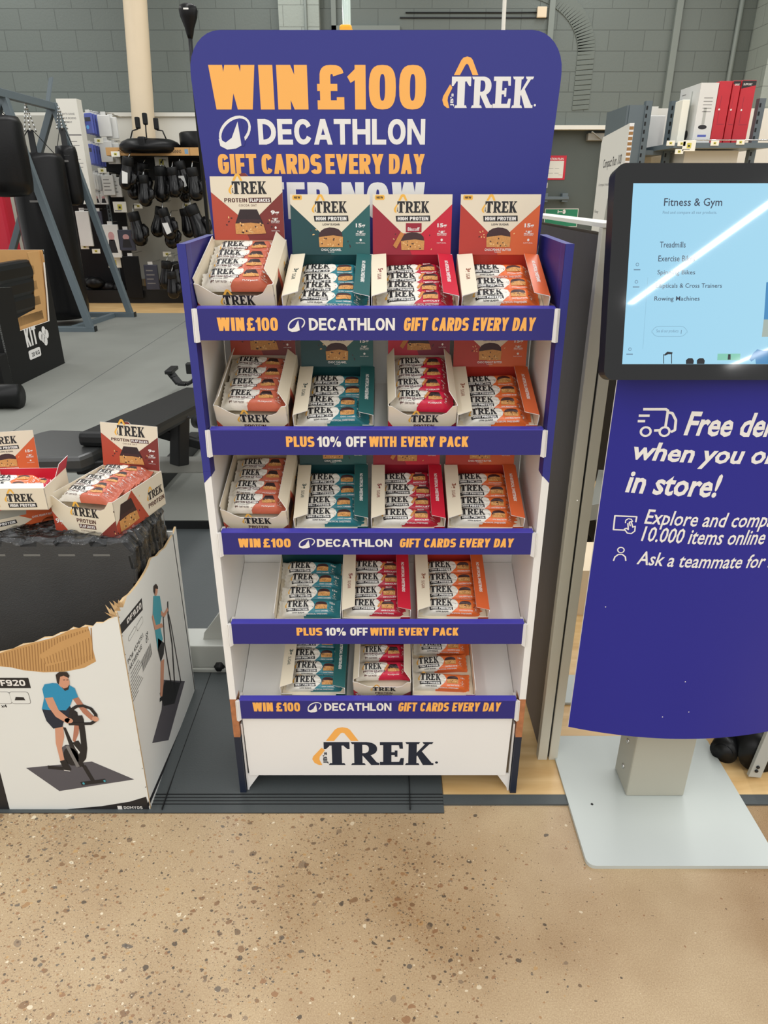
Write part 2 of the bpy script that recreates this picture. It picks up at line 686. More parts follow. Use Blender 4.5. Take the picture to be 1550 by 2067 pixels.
mat('rubber_grey', (124, 126, 120), .62, spec=.35, bump=.25, bscale=140, var=.12, vscale=3)
mat('rubber_dark', (72, 77, 78), .5, spec=.4, bump=.25, bscale=220, var=.16, vscale=4)
mat('rubber_black', (28, 29, 30), .6, spec=.25, bump=.2, bscale=150, var=.1)
mat('steel_slate', (92, 104, 110), .4, spec=.5, var=.06, bump=.02)
mat('steel_grey', (150, 150, 144), .4, spec=.5, var=.06, bump=.02)
mat('steel_light', (176, 178, 172), .38, spec=.5, var=.04, bump=.02)
mat('chrome', (200, 200, 198), .2, metal=1.0, var=.03)
mat('black_vinyl', (22, 23, 24), .45, spec=.25, bump=.12, bscale=160, var=.15)
mat('black_leather', (15, 15, 16), .35, spec=.22, bump=.3, bscale=70, var=.2)
mat('black_plastic', (18, 19, 20), .35, spec=.28, var=.1)
mat('black_steel', (24, 25, 26), .4, spec=.3, var=.1)
mat('kraft', (196, 152, 96), .75, bump=.1, bscale=120, var=.07, vscale=14)
mat('kraft_dark', (160, 118, 70), .8, var=.08)
mat('cream_paint', (226, 208, 178), .45, var=.03)
mat('shop_white', (222, 220, 210), .5, var=.02)
mat('shop_grey', (160, 160, 150), .55, var=.05)
mat('tag_white', (238, 236, 222), .5, var=.02)
mat('tag_yellow', (206, 196, 84), .5, var=.1, vscale=80)


def wall_material(name, rgb):
    m = bpy.data.materials.new(name)
    m.use_nodes = True
    nt = m.node_tree
    p = nt.nodes['Principled BSDF']
    p.inputs['Roughness'].default_value = .55
    tc = nt.nodes.new('ShaderNodeTexCoord')
    sp = nt.nodes.new('ShaderNodeSeparateXYZ')
    ad = nt.nodes.new('ShaderNodeMath')
    cb = nt.nodes.new('ShaderNodeCombineXYZ')
    nt.links.new(tc.outputs['Object'], sp.inputs[0])
    nt.links.new(sp.outputs[0], ad.inputs[0])
    nt.links.new(sp.outputs[1], ad.inputs[1])
    nt.links.new(ad.outputs[0], cb.inputs[0])
    nt.links.new(sp.outputs[2], cb.inputs[1])
    br = nt.nodes.new('ShaderNodeTexBrick')
    br.inputs['Scale'].default_value = 1
    br.inputs['Mortar Size'].default_value = .004
    br.inputs['Mortar Smooth'].default_value = .3
    br.inputs['Brick Width'].default_value = .45
    br.inputs['Row Height'].default_value = .225
    c = [lin(v) for v in rgb]
    br.inputs['Color1'].default_value = (c[0], c[1], c[2], 1)
    br.inputs['Color2'].default_value = (c[0] * 1.05, c[1] * 1.05, c[2] * 1.05, 1)
    br.inputs['Mortar'].default_value = (c[0] * .72, c[1] * .72, c[2] * .72, 1)
    nt.links.new(cb.outputs[0], br.inputs['Vector'])
    nz = nt.nodes.new('ShaderNodeTexNoise')
    nz.inputs['Scale'].default_value = 40
    nz.inputs['Detail'].default_value = 6
    nt.links.new(tc.outputs['Object'], nz.inputs['Vector'])
    b1 = nt.nodes.new('ShaderNodeBump')
    b1.inputs['Strength'].default_value = .25
    b1.inputs['Distance'].default_value = .01
    nt.links.new(nz.outputs['Fac'], b1.inputs['Height'])
    b2 = nt.nodes.new('ShaderNodeBump')
    b2.invert = True
    b2.inputs['Strength'].default_value = .8
    b2.inputs['Distance'].default_value = .01
    nt.links.new(br.outputs['Fac'], b2.inputs['Height'])
    nt.links.new(b1.outputs['Normal'], b2.inputs['Normal'])
    nt.links.new(b2.outputs['Normal'], p.inputs['Normal'])
    nt.links.new(br.outputs['Color'], p.inputs['Base Color'])
    MATS[name] = m


wall_material('block_grey', (102, 110, 105))
wall_material('block_pale', (150, 158, 150))


def concrete_material():
    m = bpy.data.materials.new('polished_concrete')
    m.use_nodes = True
    nt = m.node_tree
    L = nt.links.new
    p = nt.nodes['Principled BSDF']
    p.inputs['Roughness'].default_value = .3
    p.inputs['Specular IOR Level'].default_value = .35
    tc = nt.nodes.new('ShaderNodeTexCoord')
    vec = tc.outputs['Object']

    def noise(scale, det=4):
        n = nt.nodes.new('ShaderNodeTexNoise')
        n.inputs['Scale'].default_value = scale
        n.inputs['Detail'].default_value = det
        L(vec, n.inputs['Vector'])
        return n

    def ramp(stops, src, interp='LINEAR'):
        r = nt.nodes.new('ShaderNodeValToRGB')
        r.color_ramp.interpolation = interp
        e = r.color_ramp.elements
        while len(e) < len(stops):
            e.new(.5)
        for i, (pos, c) in enumerate(stops):
            e[i].position = pos
            e[i].color = (lin(c[0]), lin(c[1]), lin(c[2]), 1) if len(c) == 3 else c
        L(src, r.inputs[0])
        return r.outputs[0]

    def math_(op, a, b):
        n = nt.nodes.new('ShaderNodeMath')
        n.operation = op
        for i, q in enumerate((a, b)):
            if isinstance(q, (int, float)):
                n.inputs[i].default_value = q
            else:
                L(q, n.inputs[i])
        return n.outputs[0]

    base = ramp([(.28, (158, 130, 98)), (.5, (176, 151, 117)), (.72, (190, 168, 134))], noise(2.2, 7).outputs['Fac'])
    fine = ramp([(.3, (150, 128, 100)), (.7, (226, 208, 172))], noise(420, 3).outputs['Fac'])
    mx = nt.nodes.new('ShaderNodeMix')
    mx.data_type = 'RGBA'
    mx.inputs[0].default_value = .3
    L(base, mx.inputs[6])
    L(fine, mx.inputs[7])
    col = mx.outputs[2]
    sx_ = nt.nodes.new('ShaderNodeSeparateXYZ')
    L(vec, sx_.inputs[0])
    region = math_('MULTIPLY_ADD', noise(1.6, 3).outputs['Fac'], .7)
    region.node.inputs[2].default_value = .09
    region = math_('SUBTRACT', region, math_('MULTIPLY', sx_.outputs[0], .2))
    region = math_('MINIMUM', math_('MAXIMUM', region, .25), .60)
    STONES = [(0, (58, 54, 52)), (.14, (126, 94, 66)), (.3, (104, 84, 66)), (.42, (146, 106, 74)), (.56, (88, 84, 80)), (.64, (160, 122, 82)),
              (.76, (134, 116, 96)), (.86, (186, 150, 100)), (.93, (226, 214, 188))]
    for scale, thr, amt in ((36, .30, .06), (62, .34, .17), (125, .36, .26), (300, .36, .22)):
        # warp so that the pebbles are not round
        nz = noise(scale * 1.3, 1)
        va = nt.nodes.new('ShaderNodeVectorMath')
        va.operation = 'MULTIPLY_ADD'
        L(nz.outputs['Color'], va.inputs[0])
        va.inputs[1].default_value = (.55 / scale,) * 3
        L(vec, va.inputs[2])
        mp = nt.nodes.new('ShaderNodeMapping')
        mp.inputs['Scale'].default_value = (scale, scale * 1.25, .02)
        mp.inputs['Rotation'].default_value = (0, 0, .4)
        L(va.outputs[0], mp.inputs[0])
        vo = nt.nodes.new('ShaderNodeTexVoronoi')
        vo.voronoi_dimensions = '2D'
        vo.inputs['Scale'].default_value = 1
        L(mp.outputs[0], vo.inputs['Vector'])
        sp = nt.nodes.new('ShaderNodeSeparateColor')
        L(vo.outputs['Color'], sp.inputs[0])
        # radius per cell, most cells empty
        # radius per cell; most cells stay empty, more pebbles where the floor is ground deeper
        cut = math_('SUBTRACT', 1.0 + amt * 1.5, math_('MULTIPLY', region, amt * 5))
        rad = math_('MULTIPLY', math_('SUBTRACT', sp.outputs[0], cut), thr * 1.2 / amt)
        rad = math_('MINIMUM', rad, thr)
        inside = math_('LESS_THAN', vo.outputs['Distance'], rad)
        stone = ramp(STONES, sp.outputs[1], 'CONSTANT')
        m2 = nt.nodes.new('ShaderNodeMix')
        m2.data_type = 'RGBA'
        L(math_('MULTIPLY', inside, .8), m2.inputs[0])
        L(col, m2.inputs[6])
        L(stone, m2.inputs[7])
        col = m2.outputs[2]
    # worn dirty patches
    dirt = ramp([(.46, (255, 255, 255)), (.70, (204, 190, 174))], noise(1.7, 5).outputs['Fac'])
    m3 = nt.nodes.new('ShaderNodeMix')
    m3.data_type = 'RGBA'
    m3.blend_type = 'MULTIPLY'
    m3.inputs[0].default_value = 1
    L(col, m3.inputs[6])
    L(dirt, m3.inputs[7])
    L(m3.outputs[2], p.inputs['Base Color'])
    rr = math_('MULTIPLY_ADD', noise(5, 4).outputs['Fac'], .25)
    rr.node.inputs[2].default_value = .25
    L(rr, p.inputs['Roughness'])
    MATS['polished_concrete'] = m


concrete_material()


def wood_material():
    m = bpy.data.materials.new('wood_vinyl')
    m.use_nodes = True
    nt = m.node_tree
    L = nt.links.new
    p = nt.nodes['Principled BSDF']
    p.inputs['Roughness'].default_value = .4
    tc = nt.nodes.new('ShaderNodeTexCoord')
    mp = nt.nodes.new('ShaderNodeMapping')
    mp.inputs['Scale'].default_value = (1, 9, 1)
    L(tc.outputs['Object'], mp.inputs[0])
    n = nt.nodes.new('ShaderNodeTexNoise')
    n.inputs['Scale'].default_value = 3
    n.inputs['Detail'].default_value = 8
    n.inputs['Distortion'].default_value = .6
    L(mp.outputs[0], n.inputs['Vector'])
    r = nt.nodes.new('ShaderNodeValToRGB')
    e = r.color_ramp.elements
    e[0].position, e[1].position = .3, .75
    e[0].color = (lin(196), lin(156), lin(100), 1)
    e[1].color = (lin(226), lin(194), lin(140), 1)
    L(n.outputs['Fac'], r.inputs[0])
    L(r.outputs[0], p.inputs['Base Color'])
    MATS['wood_vinyl'] = m


wood_material()

# ------------------------------------------------------------------ the setting
def struct(name, mb, **k):
    o = mb.build(name)
    o['kind'] = 'structure'
    return o


struct('floor', MB().box(-8, 8, -4.5, 9.6, -.1, 0, 'polished_concrete'))
struct('floor', MB().box(.1371, 8, -.018, 9.3, -.05, .003, 'wood_vinyl').box(-8, .1371, 1.6, 9.3, -.05, .0025, 'wood_vinyl'))
# dark rubber tiles with a grooved ramp edge
f = MB()
f.box(-4, .135, .05, 1.9, -.05, .008, 'rubber_dark')
f.add([(-4, -.0673, .002), (.135, -.0673, .002), (.135, .05, .008), (-4, .05, .008)], [(0, 1, 2, 3)], 'rubber_dark')
f.add([(-4, -.0673, 0), (.135, -.0673, 0), (.135, -.0673, .002), (-4, -.0673, .002), (.135, .05, 0), (.135, .05, .008)],
      [(0, 1, 2, 3), (1, 4, 5, 2)], 'rubber_black')
for gy in (-.045, -.036, -.027, -.018):
    zz = .002 + (gy + .0673) / .1173 * .006
    f.box(-4, .135, gy, gy + .0016, zz - .001, zz + .0012, 'rubber_black')
for gx in (-.50, .058):
    f.box(gx, gx + .0018, -.06, 1.8, .002, .0085, 'rubber_black')
struct('floor', f)
f = MB()
f.box(-6.5, -.02, 1.377, 6.86, -.05, .045, 'rubber_grey')
f.box(-6.5, -.02, 1.371, 1.378, -.02, .043, 'rubber_black')
for gy in (1.93,):
    f.box(-6.5, -.02, gy, gy + .004, .044, .0456, 'rubber_dark')
for gx in (-2.1,):
    f.box(gx, gx + .004, 1.38, 6.86, .044, .0456, 'rubber_dark')
struct('floor', f)
struct('trim_1', MB().box(.135, 8, -.0455, -.0178, 0, .005, 'rubber_dark'))

# back wall with piers, recess and conduits
wb = MB()
wb.box(-8, 2.12, 9.3, 9.6, 0, 5.2, 'block_grey')
wb.box(2.12, 3.02, 9.3, 9.6, 2.04, 5.2, 'block_grey')
wb.box(3.02, 8, 9.3, 9.6, 0, 5.2, 'block_grey')
struct('wall_back', wb)
struct('wall_back', MB().box(-1.30, -.80, 9.12, 9.3, 0, 5.2, 'block_pale'))
struct('wall_right', MB().box(4.66, 8, 8.75, 9.3, 0, 5.2, 'block_pale'))
mat('conduit_paint', (124, 132, 126), .5, var=.04)
struct('trim_2', MB().tube([(-.965, 9.10, 0), (-.965, 9.10, 5.2)], .018, 'conduit_paint'))
struct('trim_3', MB().box(2.06, 2.13, 9.25, 9.3, 0, 5.2, 'conduit_paint'))
struct('trim_4', MB().box(3.64, 3.72, 9.25, 9.3, 0, 5.2, 'conduit_paint'))
struct('trim_5', MB().tube([(4.45, 9.27, 0), (4.45, 9.27, 5.2)], .03, 'conduit_paint'))
struct('trim_6', MB().box(-.66, -.60, 9.25, 9.3, 2.2, 5.2, 'conduit_paint').box(-.66, .2, 9.25, 9.3, 3.13, 3.19, 'conduit_paint'))
struct('trim_7', MB().box(.2, 2.05, 9.285, 9.3, 3.27, 3.285, 'black_steel'))
# exit door with its frame
mat('door_paint', (78, 86, 82), .45, var=.05)
mat('door_shade', (60, 66, 64), .5, var=.05)
d = MB()
d.box(2.12, 3.02, 9.42, 9.5, 0, 2.04, 'door_paint')
struct('door_1', d)
struct('trim_8', MB().box(1.9, 3.05, 9.2, 9.3, 2.04, 2.09, 'shop_white').box(2.1, 2.14, 9.27, 9.44, 0, 2.04, 'door_shade'))

# ------------------------------------------------------------------ cardboard display stand
XC = -.0135
stand = thing('display_stand', 'tall blue and white cardboard display stand with five shelves of snack bars', 'display stand', (XC, .09, 0))


def onstand(name, mb, parent=None):
    o = mb.build(name, parent or stand)
    if parent is None:
        o.location = (-XC, -.09, 0)
    return o


mat('snack_photo', (172, 112, 74), .5, var=.6, vscale=60)
YB = .19
for sx in (-1, 1):
    m = MB()
    xo = XC + sx * .3185
    xi = XC + sx * .3045
    x0, x1 = min(xo, xi), max(xo, xi)
    prof = [(-.012, 0), (.2, 0), (.2, 1.194), (-.012, 1.19)]
    # board with a folded front edge: white below, blue above
    bands = [(.0, .17, 'navy_ink'), (.17, .275, 'snack_photo'), (.275, .79, 'white_card'), (.79, 1.19, 'panel_blue')]
    for z0, z1, mt in bands:
        m.box(x0, x1, -.012, .02, z0, z1, mt)
        t0 = z0 if z0 < 1 else z0
        e = .002 if sx < 0 else -.002
        outer = mt
        m.add([(xo, .02, z0), (xo, .2, z0), (xo, .2, z1 + (.004 if z1 > 1 else 0)), (xo, .02, z1)], [(0, 1, 2, 3)], outer)
    # inner sheet, white between the shelves, blue over the top shelf
    m.add([(xi, .02, 0), (xi, .2, 0), (xi, .2, 1.09), (xi, .02, 1.09)], [(0, 1, 2, 3)], 'white_card')
    m.add([(xi, .02, 1.09), (xi, .2, 1.09), (xi, .2, 1.194), (xi, .02, 1.19)], [(0, 1, 2, 3)], 'panel_blue_dark')
    m.add([(xi, .02, 1.1899), (xi, .2, 1.194), (xo, .2, 1.194), (xo, .02, 1.1899)], [(0, 1, 2, 3)], 'panel_blue')
    m.add([(xi, .2, 0), (xi, .2, 1.194), (xo, .2, 1.194), (xo, .2, 0)], [(0, 1, 2, 3)], 'white_card')
    # dart-shaped end of the blue wrap
    zf = -.0125
    m.add([(xo, zf, .80), (xi, zf, .80), (xi, zf, .792), (xo, zf, .777)], [(0, 1, 2, 3)], 'panel_blue')
    m.add([(xi - sx * .0004, -.012, .79), (xi - sx * .0004, .012, .80), (xi - sx * .0004, .012, 1.19), (xi - sx * .0004, -.012, 1.19)], [(0, 1, 2, 3)], 'panel_blue_dark')
    onstand('side_panel', m)
m = MB()
m.box(XC - .303, XC + .303, YB, YB + .006, .03, 1.2, 'white_card')
onstand('back_panel', m)
# rounded header board with the offer lettering
hx = lambda px, py: (atY(px, py, YB - .006).x, atY(px, py, YB - .006).z)
z0, z1 = 1.06, 1.511
pl = [(XC - .290, z0), (XC + .290, z0), (XC + .303, 1.19), (XC + .3155, 1.44)]
for i in range(9):
    a = R(90 * i / 8)
    pl.append((XC + .3155 - .055 + .055 * math.cos(a), z1 - .06 + .06 * math.sin(a)))
for i in range(9):
    a = R(90 + 90 * i / 8)
    pl.append((XC - .3155 + .055 + .055 * math.cos(a), z1 - .06 + .06 * math.sin(a)))
pl += [(XC - .3155, 1.44), (XC - .303, 1.19)]
m = MB()
m.slab(pl, (0, YB - .006, 0), (1, 0, 0), (0, 0, 1), .006, 'panel_blue', 'white_card', 'card_edge')
A = Art()


def hbox(x0, y0, x1, y1):
    a = hx((x0 + x1) / 2, y0)
    b = hx((x0 + x1) / 2, y1)
    l = hx(x0, (y0 + y1) / 2)[0]
    r = hx(x1, (y0 + y1) / 2)[0]
    return l, b[1], r - l, a[1] - b[1]


A.heavy('WIN', *hbox(424, 131, 621, 221), 'amber_ink', k=.46, ky=.2)
A.heavy('£100', *hbox(640, 131, 860, 221), 'amber_ink', k=.40, ky=.2)
A.oval(*hbox(438, 229, 510, 302), 'white_ink', 'panel_blue')
A.heavy('DECATHLON', *hbox(521, 240, 858, 292), 'white_ink', k=.27, ky=.2, gap=.09, n=2.1)
for t, x0, x1 in (('GIFT', 440, 518), ('CARDS', 528, 649), ('EVERY', 657, 774), ('DAY', 785, 857)):
    A.heavy(t, *hbox(x0, 311, x1, 351), 'amber_ink', k=.42, ky=.2, gap=.1)
for t, x0, x1 in (('ENTER', 445, 664), ('NOW', 690, 857)):
    A.heavy(t, *hbox(x0, 368, x1, 442), 'white_ink', k=.42, ky=.19, gap=.13)
b = hbox(911, 164, 1076, 218)
A.trek(b[0], b[1], b[2], 'white_ink', 'amber_ink', reg=True)
m.art(A, lambda u, v: (Vector((u, YB - .006, v)), Vector((0, -1, 0))))
onstand('header_board', m)

LIPB = [1.0375, .832, .6275, .419, .2225]
LIPT = [1.0915, .881, .6765, .4700, .2740]
SH = ['top shelf', 'second shelf', 'third shelf', 'fourth shelf', 'bottom shelf']
WIN = [('WIN', 'amber_ink'), ('£100', 'amber_ink')]
def lip_art(i):
    A = Art()
    q = lambda px, py: (atY(px, py, -.013).x, atY(px, py, -.013).z)

    def bx(x0, x1, y0, y1):
        a = q(x0, y1)
        b = q(x1, y0)
        return a[0], a[1], b[0] - a[0], b[1] - a[1]

    if i in (0, 2, 4):
        c = {0: (440, 495, 499, 560, 580, 617, 624, 797, 814, 1080, 641, 668), 2: (482, 528, 532, 586, 602, 637, 640, 791, 806, 1036, 1087, 1105),
             4: (511, 553, 558, 605, 620, 650, 655, 790, 803, 1010, 1418, 1436)}[i]
        A.heavy('WIN', *bx(c[0], c[1] - 3, c[10], c[11]), 'amber_ink', k=.44, ky=.21)
        A.heavy('£100', *bx(c[2], c[3], c[10], c[11]), 'amber_ink', k=.40, ky=.21)
        A.oval(*bx(c[4], c[5], c[10] - 2, c[11] + 2), 'white_ink', 'panel_blue_dark')
        A.heavy('DECATHLON', *bx(c[6], c[7], c[10] + 1, c[11] - 1), 'white_ink', k=.27, ky=.2, gap=.09, n=2.1)
        A.heavy('GIFT CARDS EVERY DAY', *bx(c[8], c[9], c[10], c[11]), 'amber_ink', k=.42, ky=.2, gap=.1, shear=.1)
    else:
        c = {1: (578, 634, 640, 739, 745, 946, 881, 902), 3: (599, 650, 656, 742, 747, 926, 1267, 1283)}[i]
        A.heavy('PLUS', *bx(c[0], c[1], c[6], c[7]), 'amber_ink', k=.42, ky=.2, gap=.1)
        A.heavy('10% OFF', *bx(c[2], c[3], c[6], c[7]), 'white_ink', k=.36, ky=.2, gap=.1)
        A.heavy('WITH EVERY PACK', *bx(c[4], c[5], c[6], c[7]), 'amber_ink', k=.42, ky=.2, gap=.1)
    return A


SLOPE = R(22)
for i in range(5):
    zb, zt = LIPB[i], LIPT[i]
    m = MB()
    # sloping tray of the shelf
    y1 = YB - .004
    zr = zb + .008 + (y1 - .004) * math.tan(SLOPE)
    m.add([(XC - .3035, .003, zb + .007), (XC + .3035, .003, zb + .007), (XC + .3035, y1, zr), (XC - .3035, y1, zr),
           (XC - .3035, .003, zb + .001), (XC + .3035, .003, zb + .001), (XC + .3035, y1, zr - .006), (XC - .3035, y1, zr - .006)],
          [(0, 1, 2, 3), (4, 7, 6, 5), (0, 4, 5, 1), (2, 6, 7, 3), (1, 5, 6, 2), (3, 7, 4, 0)], 'white_card')
    for sx in (-1, 1):
        # short folded support flaps at the front corners
        xx = XC + sx * .296
        m.box(min(xx, xx + sx * .006), max(xx, xx + sx * .006), .004, .02, zb + .01, zb + .045, 'card_edge')
    so = onstand('shelf', m)
    l = MB()
    l.box(XC - .2975, XC + .2985, -.0125, -.0025, zb, zt, 'panel_blue_dark')
    l.add([(XC - .2975, -.0126, zt), (XC + .2985, -.0126, zt), (XC + .2985, .001, zt + .0012), (XC - .2975, .001, zt + .0012)], [(0, 1, 2, 3)], 'panel_blue_edge')
    l.box(XC - .2975, XC + .2985, -.0127, -.0124, zt - .0022, zt, 'panel_blue_edge')
    l.add([(XC - .2975, .001, zt + .0012), (XC + .2985, .001, zt + .0012), (XC + .2985, .001, zb + .004), (XC - .2975, .001, zb + .004)], [(3, 2, 1, 0)], 'white_card')
    l.art(lip_art(i), lambda u, v: (Vector((u, -.0127, v)), Vector((0, -1, 0))))
    onstand('shelf_lip', l, so)
    for sx in (-1, 1):
        c = MB()
        xa = XC + sx * .2985
        xb = XC + sx * .3055
        for k in range(2):
            c.bar((xa + sx * (.0012 + .003 * k), -.0135 + .002 * k, zt - .002), (xa + sx * (.002 + .003 * k), -.0145 + .002 * k, zb - .003), .0026, .008, 'card_edge')
        onstand('end_clip', c, so)
m = MB()
# wordmark panel at the foot
q = lambda px, py: (atY(px, py, -.006).x, atY(px, py, -.006).z)
m.slab([(XC - .2945, .052), (XC + .292, .052), (XC + .295, .224), (XC - .297, .224)], (0, -.006, 0), (1, 0, 0), (0, 0, 1), .004, 'white_card', 'white_card', 'card_edge')
A = Art()
a, b = q(655, 1544), q(876, 1498)
A.trek(a[0], a[1], b[0] - a[0], 'navy_ink', 'amber_ink', reg=True, ys=.83)
m.art(A, lambda u, v: (Vector((u, -.006, v)), Vector((0, -1, 0))))
onstand('foot_panel', m)
for sx in (-1, 1):
    m = MB()
    xs = XC + sx * .303
    xe = XC + sx * .27
    m.add([(xs, -.004, .004), (xs, -.004, .054), (xe, .0, .054), (xs, -.001, .004), (xs, -.001, .054), (xe, .003, .054)],
          [(0, 1, 2), (3, 5, 4), (0, 3, 4, 1), (1, 4, 5, 2), (2, 5, 3, 0)], 'white_card')
    m.box(min(xs, xs - sx * .004), max(xs, xs - sx * .004), -.004, .18, .0, .2, 'white_card')
    onstand('foot_gusset', m)

# ------------------------------------------------------------------ cartons of snack bars
def chunk(A, x, y, w, h, hp, bis=False, ly=2, seed=1):
    """the cut bar pictured on the packs"""
    rn = random.Random(seed)
    if hp:
        dome = [(x, y + .32 * h)] + [(x + w / 2 - w / 2 * math.cos(R(a)), y + .45 * h + .55 * h * math.sin(R(a)) ** .7) for a in range(12, 180, 24)] + [(x + w, y + .32 * h)]
        A.poly(dome, 'cocoa', ly)
        A.poly([(x + .02 * w, y), (x + .98 * w, y), (x + w, y + .52 * h), (x + .6 * w, y + .6 * h), (x + .3 * w, y + .56 * h), (x, y + .5 * h)], 'oat', ly + 1)
    else:
        A.poly([(x, y + .4 * h), (x + w, y + .4 * h), (x + .8 * w, y + h), (x + .2 * w, y + h)], 'cocoa_dark', ly)
        A.poly([(x + .03 * w, y + .36 * h), (x + .97 * w, y + .36 * h), (x + .9 * w, y + .6 * h), (x + .1 * w, y + .6 * h)], 'cocoa', ly + 1)
        A.poly([(x, y), (x + .4 * w, y - .02 * h), (x + 1.08 * w, y + .02 * h), (x + w, y + .4 * h), (x + .55 * w, y + .46 * h), (x, y + .42 * h)], 'oat', ly + 2)
    for k in range(16):
        a, b = rn.random(), rn.random()
        A.ell(x + w * (.08 + .84 * a), y + h * (.05 + .42 * b), w * .035, h * .035, 'oat_light' if k % 3 else 'cocoa', ly + 3, 6, rn.random() * 3)
    for k in range(7):
        a = rn.choice((-1, 1))
        A.ell(x + w / 2 + a * w * (.58 + .25 * rn.random()), y + h * (rn.random() * .9), w * .04, h * .028, rn.choice(('oat_light', 'cocoa')), ly, 6, rn.random() * 3)
    if bis:
        A.poly([(x - .34 * w, y + .25 * h), (x - .2 * w, y + .08 * h), (x + .14 * w, y + .9 * h), (x - .02 * w, y + 1.02 * h)], 'biscuit', ly + 4)


def pill(A, x, y, w, h, t, bg, fg='white_ink', ly=2):
    A.poly([(x + .02 * w, y), (x + w, y + .06 * h), (x + .985 * w, y + h), (x, y + .94 * h)], bg, ly)
    A.heavy(t, x + .06 * w, y + .2 * h, w * .88, h * .6, fg, k=.36, ky=.22, ly=ly + 1, gap=.14)


def card_art(k, W, H):
    """the raised back card of a carton"""
    d = FL[k]
    A = Art()
    A.poly([(0, 0), (W * .5, 0), (W * .36, H * .45), (0, H * .84)], 'carddark_' + k, 1)
    if d['hp']:
        A.poly([(0, H), (0, H * .84), (W * .38, H * .36), (W * .62, H * .36), (W, H * .84), (W, H)], 'cream_card', 2)
        A.trek(W * .31, H * .70, W * .40, 'black_ink', 'logo_amber', 3)
        pill(A, W * .29, H * .555, W * .44, H * .1, 'HIGH PROTEIN', 'black_ink', ly=3)
        if k == 'red':
            A.rect(W * .42, H * .38, W * .2, H * .15, 'carddark_red', 4)
            A.text('Biscoff', W * .445, H * .4, W * .15, H * .06, 'white_ink', 5, .02)
            chunk(A, W * .36, H * .08, W * .3, H * .3, True, True, 4, 3)
        else:
            A.text('LOW SUGAR', W * .40, H * .49, W * .22, H * .035, 'black_ink', 3, .03)
            chunk(A, W * .345, H * .13, W * .31, H * .33, True, False, 4, 5 if k == 'teal' else 9)
            A.text(d['flav'], W * (.33 if k == 'orange' else .37), H * .065, W * (.34 if k == 'orange' else .26), H * .04, 'white_ink', 3, .02)
            A.text('FLAVOUR', W * .46, H * .035, W * .08, H * .02, 'white_ink', 3)
        A.rect(W * .03, H * .91, W * .12, H * .075, 'logo_amber', 3, .002)
        A.heavy('NEW', W * .05, H * .93, W * .08, H * .037, 'black_ink', k=.3, ky=.2, ly=4)
        yy = .5
    else:
        A.poly([(0, H), (0, H * .76), (W * .40, H * .36), (W * .62, H * .36), (W, H * .76), (W, H)], 'cream_card', 2)
        A.trek(W * .30, H * .73, W * .48, 'black_ink', 'logo_amber', 3)
        A.heavy('PROTEIN', W * .18, H * .60, W * .32, H * .065, 'ink_' + k, k=.3, ky=.18, ly=3, gap=.16)
        pill(A, W * .52, H * .59, W * .32, H * .085, 'FLAPJACKS', 'ink_' + k, ly=3)
        if k == 'crimson':
            A.rect(W * .36, H * .36, W * .26, H * .15, 'carddark_crimson', 4)
            A.text('Biscoff', W * .4, H * .38, W * .18, H * .06, 'white_ink', 5, .02)
            chunk(A, W * .31, H * .1, W * .36, H * .28, False, True, 4, 12)
        else:
            A.text('COCOA OAT', W * .38, H * .535, W * .25, H * .035, 'ink_' + k, 3, .01, sp=1.3)
            chunk(A, W * .31, H * .1, W * .40, H * .39, False, False, 4, 21)
        yy = .45
    A.text(d['g'] + 'g', W * .82, H * (yy - .06), W * .12, H * .085, 'white_ink', 3, .04)
    A.text('PLANT', W * .84, H * (yy - .12), W * .08, H * .025, 'white_ink', 3, .02)
    A.text('PROTEIN', W * .82, H * (yy - .16), W * .12, H * .025, 'white_ink', 3, .02)
    for q_ in (.25, .12):
        A.ell(W * .88, H * (yy - q_), W * .015, H * .022, 'white_ink', 3, 8)
        A.text('NATURAL', W * .82, H * (yy - q_ - .06), W * .12, H * .018, 'white_ink', 3)
    return A


def front_art(k, W, H):
    """printed front wall of a flapjack tray"""
    A = Art()
    d = FL[k]
    A.poly([(0, 0), (W * .22, 0), (0, H * .62)], 'carddark_' + k, 1)
    A.poly([(W * .7, 0), (W, 0), (W, H * .55)], 'card_' + k, 1)
    A.trek(W * .34, H * .56, W * .40, 'black_ink', 'logo_amber', 2)
    A.heavy('PROTEIN', W * .38, H * .36, W * .3, H * .12, 'ink_' + k, k=.28, ky=.18, ly=2, gap=.16)
    pill(A, W * .4, H * .18, W * .27, H * .14, 'FLAPJACKS', 'ink_' + k, ly=2)
    A.text(d['g'] + 'g', W * .03, H * .2, W * .12, H * .2, 'white_ink', 2, .03)
    A.text('COCOA OAT' if k == 'brown' else d['flav'], W * .42, H * .08, W * .22, H * .05, 'ink_' + k, 2)
    return A


_cart = {}


